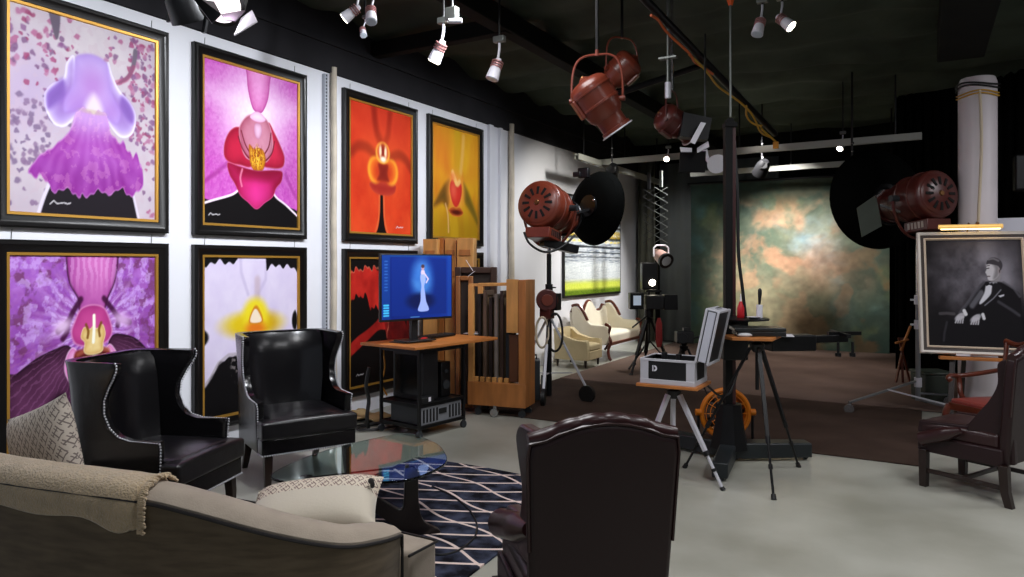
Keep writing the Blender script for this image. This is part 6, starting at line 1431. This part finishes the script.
# ================================================================== PORTRAIT ON EASEL
def art_man():
    A = Art(170, 220); U, V = A.U, A.V; n = fbm(U, V, 6, 3, 5)
    A.fill(mixc((22, 19, 22), (38, 34, 38), n))
    A.fill(mixc((84, 80, 88), (214, 210, 224), n*1.3-.1), ell(U+.16*(n-.5), V+.14*(n-.5), .60, .68, .40, .32, .95)*.85)
    A.fill((24, 22, 25), sm(.42, .2, V)*.8)
    # body
    m = poly(U, V, [(.60, .60), (.52, .52), (.44, .42), (.36, .33), (.30, .26), (.20, .22), (.17, .02), (1.0, .0), (.97, .3), (.96, .48), (.88, .55), (.78, .60)], .01)
    A.fill((22, 20, 24), m)
    A.fill((92, 90, 98), stroke(U, V, [(.60, .60), (.51, .51), (.43, .41), (.34, .31)], .006, .02)*.8); A.fill((96, 94, 102), stroke(U, V, [(.80, .60), (.90, .545), (.955, .47)], .004, .015)*.7)
    A.fill((150, 150, 160), stroke(U, V, [(.57, .50), (.47, .38)], .012, .03)*m*.6); A.fill((84, 82, 90), stroke(U, V, [(.74, .42), (.88, .34), (.94, .30)], .004, .02)*.7)
    A.fill((222, 222, 232), poly(U, V, [(.63, .585), (.71, .60), (.735, .585), (.66, .48), (.57, .40), (.545, .41), (.60, .5)], .008))
    A.fill((30, 28, 32), poly(U, V, [(.69, .58), (.745, .59), (.78, .54), (.70, .45), (.60, .38), (.56, .385), (.66, .47)], .008)); A.fill((160, 160, 172), stroke(U, V, [(.77, .53), (.69, .45), (.60, .385)], .002, .008)*.7)
    A.fill((24, 22, 26), poly(U, V, [(.615, .595), (.645, .60), (.66, .59), (.69, .595), (.69, .565), (.655, .575), (.625, .565)], .004))
    A.fill((210, 210, 220), poly(U, V, [(.74, .475), (.80, .49), (.80, .475), (.76, .46)], .004, False))
    # head, turned towards the left
    A.fill((150, 146, 150), poly(U, V, [(.665, .61), (.755, .61), (.77, .68), (.67, .66)], .006))
    A.fill((206, 202, 208), poly(U, V, [(.64, .775), (.68, .795), (.735, .785), (.755, .76), (.765, .71), (.755, .66), (.715, .625), (.67, .615), (.645, .625), (.64, .65), (.632, .675), (.622, .692), (.636, .722), (.632, .76)], .004))
    A.fill((120, 116, 120), poly(U, V, [(.70, .78), (.755, .77), (.765, .70), (.74, .645), (.70, .63), (.715, .69), (.72, .73)], .02)*.8)
    A.fill((62, 58, 62), stroke(U, V, [(.64, .728), (.66, .731)], .002, .005)); A.fill((110, 104, 110), stroke(U, V, [(.636, .752), (.668, .757)], .002, .005))
    A.fill((110, 96, 100), stroke(U, V, [(.638, .655), (.665, .655)], .003, .005)); A.fill((156, 146, 150), ell(U, V, .765, .705, .016, .03, .4)); A.fill((90, 84, 88), ell(U, V, .767, .703, .007, .016, .5))
    A.fill((66, 62, 68), poly(U, V, [(.636, .765), (.645, .80), (.68, .828), (.735, .83), (.785, .80), (.80, .76), (.79, .725), (.775, .71), (.768, .735), (.745, .755), (.70, .765), (.66, .77)], .005))
    A.fill((150, 146, 154), cst(U, V, [(.66, .812), (.71, .82), (.76, .80)], .003, .012)*.6)
    # hands
    for cx, cy in ((.34, .275), (.50, .265)):
        A.fill((190, 188, 196), ell(U, V, cx, cy, .062, .028, .3, .5))
        for k in range(4): A.fill((206, 204, 212), stroke(U, V, [(cx-.02+.018*k, cy), (cx-.05+.024*k, cy-.055)], .005, .006)*.9)
    A.fill((226, 226, 232), stroke(U, V, [(.385, .33), (.40, .30)], .014, .008)); A.fill((226, 226, 232), stroke(U, V, [(.575, .30), (.585, .265)], .012, .008))
    A.fill((90, 86, 90), stroke(U, V, [(.13, .30), (.20, .305), (.28, .30)], .008, .012)*.8); A.fill((64, 62, 68), stroke(U, V, [(.2, .22), (.17, .12), (.16, .05)], .004, .015)*.7)
    sig(A, .80, .035, .8); return A
a_h = W(.93, -.37).normalized(); nrm = Vector((a_h.y, -a_h.x, 0)); upv = (Vector((0, 0, 1))-nrm*.20).normalized(); fn_ = a_h.cross(upv)
bl_ = P(920, 353, 7.0); pw_, ph_ = .965, 1.215
pc_ = bl_+a_h*pw_/2+upv*ph_/2
pt_ = thing('portrait_painting', 'framed black and white portrait of a seated person in a dinner jacket on an easel', 'picture', tuple(pc_))
PM = basis((0, 0, 0), a_h, upv, fn_)
def mould(w_, h_, bw, sec, m, nm, par):
    b = MB(); b.M = PM; cs_ = [(-w_/2, -h_/2, 1, 1), (w_/2, -h_/2, -1, 1), (w_/2, h_/2, -1, -1), (-w_/2, h_/2, 1, -1)]
    rr = [[(cx+sx*k*bw, cy+sy*k*bw, z) for k, z in sec] for cx, cy, sx, sy in cs_]; rr.append(rr[0]); b.loft(rr, True, False); bmesh.ops.remove_doubles(b.bm, verts=b.bm.verts[:], dist=1e-5); return b.build(nm, m, par, sharp=25)
m_silv = mat('silver_leaf', (226, 218, 210), .4)
mould(pw_, ph_, .03, [(0, -.03), (0, .03), (.3, .042), (1, .03), (1, -.03)], m_silv, 'outer_moulding', pt_)
mould(pw_-.06, ph_-.06, .032, [(0, -.03), (0, .018), (1, .010), (1, -.03)], mat('dark_taupe_moulding', (62, 50, 46), .4), 'inner_band', pt_)
mould(pw_-.12, ph_-.12, .02, [(0, -.03), (0, .022), (.5, .028), (1, .012), (1, -.03)], mat('champagne_leaf', (228, 208, 186), .4), 'inner_slip', pt_)
M4 = PM.copy(); off = fn_*.004
for i in range(3): M4[i][3] = off[i]
painted('print', art_man(), M4, pw_-.155, ph_-.155, m_print, pt_)
b = MB(); b.M = PM; b.box((0, 0, -.02), (pw_-.04, ph_-.04, .012)); b.build('backing', mat('kraft_backing', (120, 96, 66), .7), pt_)
# picture light
ltp = pc_+upv*(ph_/2+.035)+fn_*.10-a_h*.03
pl_ = thing('picture_light', 'brass picture light glowing along the top edge of the portrait frame', 'lamp', tuple(ltp))
b = LB(pl_); b.tube([ltp-a_h*.27, ltp+a_h*.27], .022, 14); b.build('shade', mat('glowing_brass', (226, 176, 96), .35, .4, emit=(255, 206, 120), es=.55), pl_)
b = LB(pl_); b.tube([ltp-a_h*.25-Vector((0, 0, .02)), ltp+a_h*.25-Vector((0, 0, .02))], .010, 8); b.build('bulb', mat('warm_bulb', (255, 230, 170), .4, emit=(255, 220, 150), es=6), pl_)
b = LB(pl_); b.tube([ltp-fn_*.0+Vector((0, 0, .01)), ltp-fn_*.07+Vector((0, 0, .05)), ltp-fn_*.13+Vector((0, 0, -.02))], .008, 8); b.ball(ltp+a_h*.06+Vector((0, 0, .03)), .018, 10); b.build('arm', m_brass, pl_)
# easel
eb = bl_+a_h*pw_/2; ez = bl_.z-.02; ea = thing('easel', 'dark wooden easel with an orange tray holding the portrait', 'easel', (eb.x, eb.y, 0))
b = LB(ea); tyc = Vector((eb.x, eb.y, ez-.015))+nrm*.0; b.bar(tyc-a_h*.32+fn_*.01, tyc+a_h*.36+fn_*.01, .09, .03); b.build('tray', m_orange, ea, bevel=.004)
for s_ in (-.26, .26): b = LB(ea); p0 = Vector((eb.x, eb.y, 0))+a_h*s_+nrm*.16; p1 = pc_+upv*.45+a_h*s_*.45-fn_*.07; b.bar(p0, p1, .045, .03); b.build('leg', m_dkwood, ea, bevel=.003)
b = LB(ea); p0 = Vector((eb.x, eb.y, 0))-nrm*.75; p1 = pc_+upv*.40-fn_*.10; b.bar(p0, p1, .04, .03); b.build('rear_leg', m_dkwood, ea, bevel=.003)
b = LB(ea); b.bar(Vector((eb.x, eb.y, .28))+a_h*-.24+nrm*.11, Vector((eb.x, eb.y, .28))+a_h*.24+nrm*.11, .05, .025); b.build('cross_bar', m_dkwood, ea)
q_ = bl_+a_h*.36+fn_*.02; b = MB(); b.bar(q_-a_h*.06, q_+a_h*.06, .03, .03); tag(b.build('name_plate', m_wht, bevel=.003), 'small white plate on the easel tray under the portrait', 'plate')

# ================================================================== FAR STAGE GEAR
# scissor hangers
def panto(label, px, z, y0, y1, w_, m, lamp):
    p0 = P(px, y0, z); p1 = P(px, y1, z); t = thing('scissor_hanger', label, 'hanger', tuple(p0)); n = 7; rgt = W(1, 0); dy = (p1-p0)/n
    for k in range(n):
        a = p0+dy*k; c = p0+dy*(k+1)
        for s_ in (-1, 1): b = LB(t); b.bar(a+rgt*w_*s_+W(0, .012*s_), c-rgt*w_*s_+W(0, .012*s_), .02, .006); b.build('scissor_bar', m, t)
    b = LB(t); b.bar(Vector((p0.x, p0.y, 3.27)), p0, .05, .05); b.build('carriage', m, t); return t, p1
t, e1 = panto('black scissor hanger at the left end of the stage rail', 649, 12.9, 189, 243, .11, m_bm, 0)
t, e2 = panto('grey scissor hanger holding the white yoke lamp', 661, 12.6, 187, 243, .12, MATS['grey_metal'], 1)
o = thing('yoke_lamp', 'small lamp in a white yoke hanging from the grey scissor hanger', 'lamp', tuple(e2)); c = e2-Vector((0, 0, .24))
b = LB(o); b.tube([c+W(-.13, 0), c+W(-.13, 0, .15), c+W(-.08, 0, .2), c+W(.08, 0, .2), c+W(.13, 0, .15), c+W(.13, 0)], .016, 8); b.build('yoke', m_wht, o)
d = W(.25, -.7, -.35).normalized(); b = LB(o); b.lathe(c-d*.18, c+d*.14, [(0, .07), (.4, .11), (1, .13)], 20); b.build('housing', mat('pinkish_grey', (150, 118, 110), .5), o)
b = LB(o); b.lathe(c+d*.14, c+d*.20, [(0, .135), (1, .14)], 20); b.build('front_ring', m_bm, o); b = LB(o); b.lathe(c+d*.201, c+d*.21, [(0, .09), (1, .05)], 16); b.build('lens', m_lens, o)
# video camera on pedestal
c = P(649, 302, 10.4); g = Vector((c.x, c.y, 0)); vc = thing('video_camera', 'black studio camera with a small lit screen on a tripod before the settee', 'camera', tuple(c))
b = LB(vc); b.box(c+W(.06, 0), (.26, .3, .2), Rz(math.radians(30))); b.build('body', m_bp, vc, bevel=.012)
b = LB(vc); b.box(c+W(-.20, -.06, .02), (.2, .18, .24), Rz(math.radians(30))); vf = b.build('viewfinder', m_bm, vc, bevel=.01); b = LB(vc); b.box(c+W(-.20, -.155, .03), (.11, .006, .14), Rz(math.radians(30))); b.build('screen', mat('pale_lit_screen', (200, 214, 230), .4, emit=(190, 206, 226), es=.35), vf)
b = LB(vc); b.box(c+W(.30, .0), (.2, .22, .22), Rz(math.radians(30)), .95); b.build('matte_box', m_bm, vc, bevel=.006)
b = LB(vc); b.bar(c+W(-.05, 0, .16), c+W(.18, 0, .16), .03); b.build('handle', m_bm, vc); b = LB(vc); b.cyl(c+W(.0, 0, -.1), c+W(.0, 0, -.22), .07, n=16); b.build('pan_head', m_bm, vc); b = LB(vc); b.cyl(c+W(.0, 0, -.18), c+W(-.3, -.35, -.34), .012, n=8); b.build('pan_bar', m_bm, vc)
tripod('tripod', 'black tripod under the studio camera near the settee', Vector((g.x, g.y, 0)), c.z-.20, [g+W(.30, -.22, .022), g+W(-.3, -.22, .022), g+W(0, .36, .022)], m_bm, m_bm, .024, foot_r=.03)
b = MB(); q_ = P(659, 318, 10.25); b.lathe(q_, q_-Vector((0, 0, .42)), [(0, .02), (.2, .045), (.8, .05), (1, .03)], 12); tag(b.build('red_cover', mat('red_cloth', (150, 40, 40), .7)), 'red cloth pouch hanging from the studio camera tripod', 'pouch')
c = P(649, 276, 10.9); g = Vector((c.x, c.y, 0)); o = thing('strip_light', 'black upright studio light with a bright spot, behind the studio camera', 'lamp', tuple(c))
b = LB(o); b.box(c, (.24, .2, .42), Rz(math.radians(30))); b.build('housing', m_bm, o, bevel=.02); b = LB(o); b.lathe(c+W(.03, -.11, -.10), c+W(.03, -.125, -.10), [(0, .05), (1, .04)], 16); b.build('lens', m_lit, o)
b = LB(o); b.cyl(c-Vector((0, 0, .2)), (g.x, g.y, .4), .02, n=10); b.build('pole', m_bm, o)
for a in (0, 2.1, 4.2): b = LB(o); b.bar((g.x, g.y, .45), g+Vector((.4*math.cos(a), .4*math.sin(a), .032)), .02); b.build('leg', m_bm, o)
# low black camera behind the case
c = P(684, 337, 8.6); g = Vector((c.x, c.y, 0)); o = thing('camera', 'black camera on a low tripod seen just behind the open case', 'camera', tuple(c))
b = LB(o); b.box(c, (.2, .16, .14), Rz(math.radians(30))); b.build('body', m_bp, o, bevel=.01); b = LB(o); b.cyl(c+W(-.02, -.06), c+W(-.08, -.26, .01), .05, .06, 18); b.build('lens', m_bm, o)
b = LB(o); b.box(c+W(.03, 0, .09), (.08, .1, .05), Rz(math.radians(30))); b.build('viewfinder', m_bp, o, bevel=.008)
b = LB(o); b.bar(c+W(.1, 0, -.02), c+W(.32, -.05, .05), .03, .02); b.build('grip_arm', m_bm, o)
tripod('tripod', 'low black tripod behind the silver tripod and case', Vector((g.x, g.y, 0)), c.z-.07, [g+W(.25, -.18, .02), g+W(-.25, -.18, .02), g+W(0, .28, .02)], m_bm, m_bm, .012)
# black lamps on the rails
for px, py, z, lab in ((762, 168, 11.2, 'black unlit lamp on the stage rails just right of the tall post'), (612, 172, 11.4, 'black unlit lamp at the left end of the near stage rail'), (852, 172, 9.4, 'black lamp with shiny knobs on the rail above the huge dish')):
    c = P(px, py, z); o = thing('rail_lamp', lab, 'lamp', tuple(c)); d = W(-.1, .6, -.6).normalized()
    b = LB(o); b.lathe(c-d*.14, c+d*.12, [(0, .06), (.3, .10), (1, .12)], 20); b.build('housing', m_bm, o); b = LB(o); b.box(c-d*.1+Vector((0, 0, -.05)), (.12, .12, .1)); b.build('ballast', m_bm, o, bevel=.01)
    b = LB(o); b.cyl(c, (c.x, c.y, HC+.06), .014, n=8); b.build('pole', m_bm, o)
    for k in range(3): b = LB(o); b.ball(Vector((c.x, c.y, c.z+.16+.11*k))+W(0, -.02), .018, 8); b.build('knob', m_steel, o)
# things at the right edge
c = G(903, 384); o = thing('wooden_tripod', 'folded brown wooden tripod standing in the dark left of the chrome stand pole', 'tripod', (c.x, c.y, 0))
for dx, tx in ((-.10, .06), (.0, -.02), (.10, -.08)): b = LB(o); b.bar(c+W(dx, 0), c+W(tx*.6, .02, .62), .03, .02); b.build('leg', m_mahog, o)
b = LB(o); b.bar(c+W(-.03, 0, .45), c+W(.10, 0, .78), .03, .02); b.bar(c+W(-.10, 0, .55), c+W(.07, 0, .60), .04, .02); b.build('crutch', m_pine2, o)
c = G(937, 404); o = thing('storage_bin', 'dark grey green storage bin under the portrait beside the chrome stand', 'bin', (c.x, c.y, 0), math.radians(30))
b = MB(); b.box((0, .1, .17), (.32, .3, .34), None, 1.06); b.build('body', mat('grey_green_plastic', (52, 60, 52), .5), o, bevel=.015); b = MB(); b.box((0, .1, .355), (.36, .34, .03)); b.build('lid', mat('grey_green_lid', (66, 76, 66), .5), o, bevel=.01)
c = P(1013, 182, 9.4); o = thing('speaker', 'black loudspeaker on the ledge behind the white column', 'speaker', (c.x, 9.75, 2.43), 0)
b = MB(); b.box((.1, .0, .2), (.5, .25, .4)); b.build('cabinet', m_bm, o, bevel=.02); b = MB(); b.lathe((.1, -.126, .2), (.1, -.135, .2), [(0, .14), (1, .12)], 24); b.build('driver', m_dg, o)
# ================================================================== CAMERA AND LIGHT
cam = bpy.data.cameras.new('camera'); co = bpy.data.objects.new('camera', cam); COL.objects.link(co)
cam.sensor_width = 36; cam.lens = F/1024*36; cam.shift_y = -(288.5-HY)/1024; cam.clip_end = 100
co.location = (0, 0, EYE); co.rotation_euler = (PI/2, 0, math.radians(30)); scene.camera = co
w = bpy.data.worlds.new('world'); scene.world = w; w.use_nodes = True
w.node_tree.nodes['Background'].inputs['Color'].default_value = (.78, .86, 1, 1)
w.node_tree.nodes['Background'].inputs['Strength'].default_value = .28
def light(kind, loc, tgt, e, col=(1, 1, 1), size=.2, angle=60, blend=.6, name='lamp_light', sizey=None):
    l = bpy.data.lights.new(name, kind); l.energy = e; l.color = col
    if kind == 'SPOT': l.spot_size = math.radians(angle); l.spot_blend = blend; l.shadow_soft_size = size
    elif kind == 'AREA':
        l.size = size
        if sizey: l.shape = 'RECTANGLE'; l.size_y = sizey
    else: l.shadow_soft_size = size
    o = bpy.data.objects.new(name, l); COL.objects.link(o); o.location = loc
    o.rotation_euler = (Vector(tgt)-Vector(loc)).to_track_quat('-Z', 'Y').to_euler(); return o
cool = (.9, .94, 1.0); warm = (1, .88, .7)
for y, e_ in ((1.4, 250), (3.0, 245), (4.6, 235), (6.2, 195), (7.8, 175)):
    light('SPOT', (-2.6, y, 3.65), (WX, y+.1, 1.9), e_, cool, .12, 92, .9)
light('SPOT', (-3.2, 9.6, 3.8), (WX, 10.4, 1.4), 210, (1, .97, .88), .12, 90, .8)
light('SPOT', (-3.3, 12.3, 3.5), (WX, 12.0, 1.2), 560, (1, .99, .96), .1, 80, .8)
light('SPOT', (-2.3, 11.2, 3.6), (-2.0, 14.3, 1.5), 1250, (1, .98, .95), .12, 58, 1)
light('SPOT', (-2.0, 10.9, 3.7), (-2.0, 11.3, 0), 330, (1, .9, .85), .15, 85, .9)
for x, y, e in ((-1.0, 2.2, 150), (1.6, 3.2, 190), (.9, 5.6, 120), (-2.6, 4.4, 90)):
    light('AREA', (x, y, 3.9), (x, y, 0), e*.40, (.98, .98, 1), .9)
light('SPOT', (1.1, 4.2, 3.7), (2.6, 5.8, 1.3), 90, (1, .95, .9), .06, 50, .7)
light('POINT', P(226, 16, 3.45), (0, 0, 0), 1.2, (.95, .92, 1), .03)
light('SPOT', (-3.6, 12.0, 3.7), (-4.2, 14.4, 1.6), 60, (1, 1, 1), .1, 60, .9)
light('AREA', (3.4, 7.6, 3.9), (3.4, 8.4, 0), 60, (.96, .95, 1), .6)
light('SPOT', (2.0, 1.0, 3.8), (.8, 3.6, 0), 70, (1, 1, 1), .3, 80, .9)
vs = scene.view_settings; vs.view_transform = 'Standard'; vs.look = 'None'; vs.gamma = 1; vs.exposure = 0; vs.use_curve_mapping = False
scene.display_settings.display_device = 'sRGB'
scene.cycles.max_bounces = 8; scene.cycles.transparent_max_bounces = 12
scene.cycles.use_denoising = True
scene.cycles.caustics_reflective = False; scene.cycles.caustics_refractive = False
scene.cycles.sample_clamp_indirect = 6
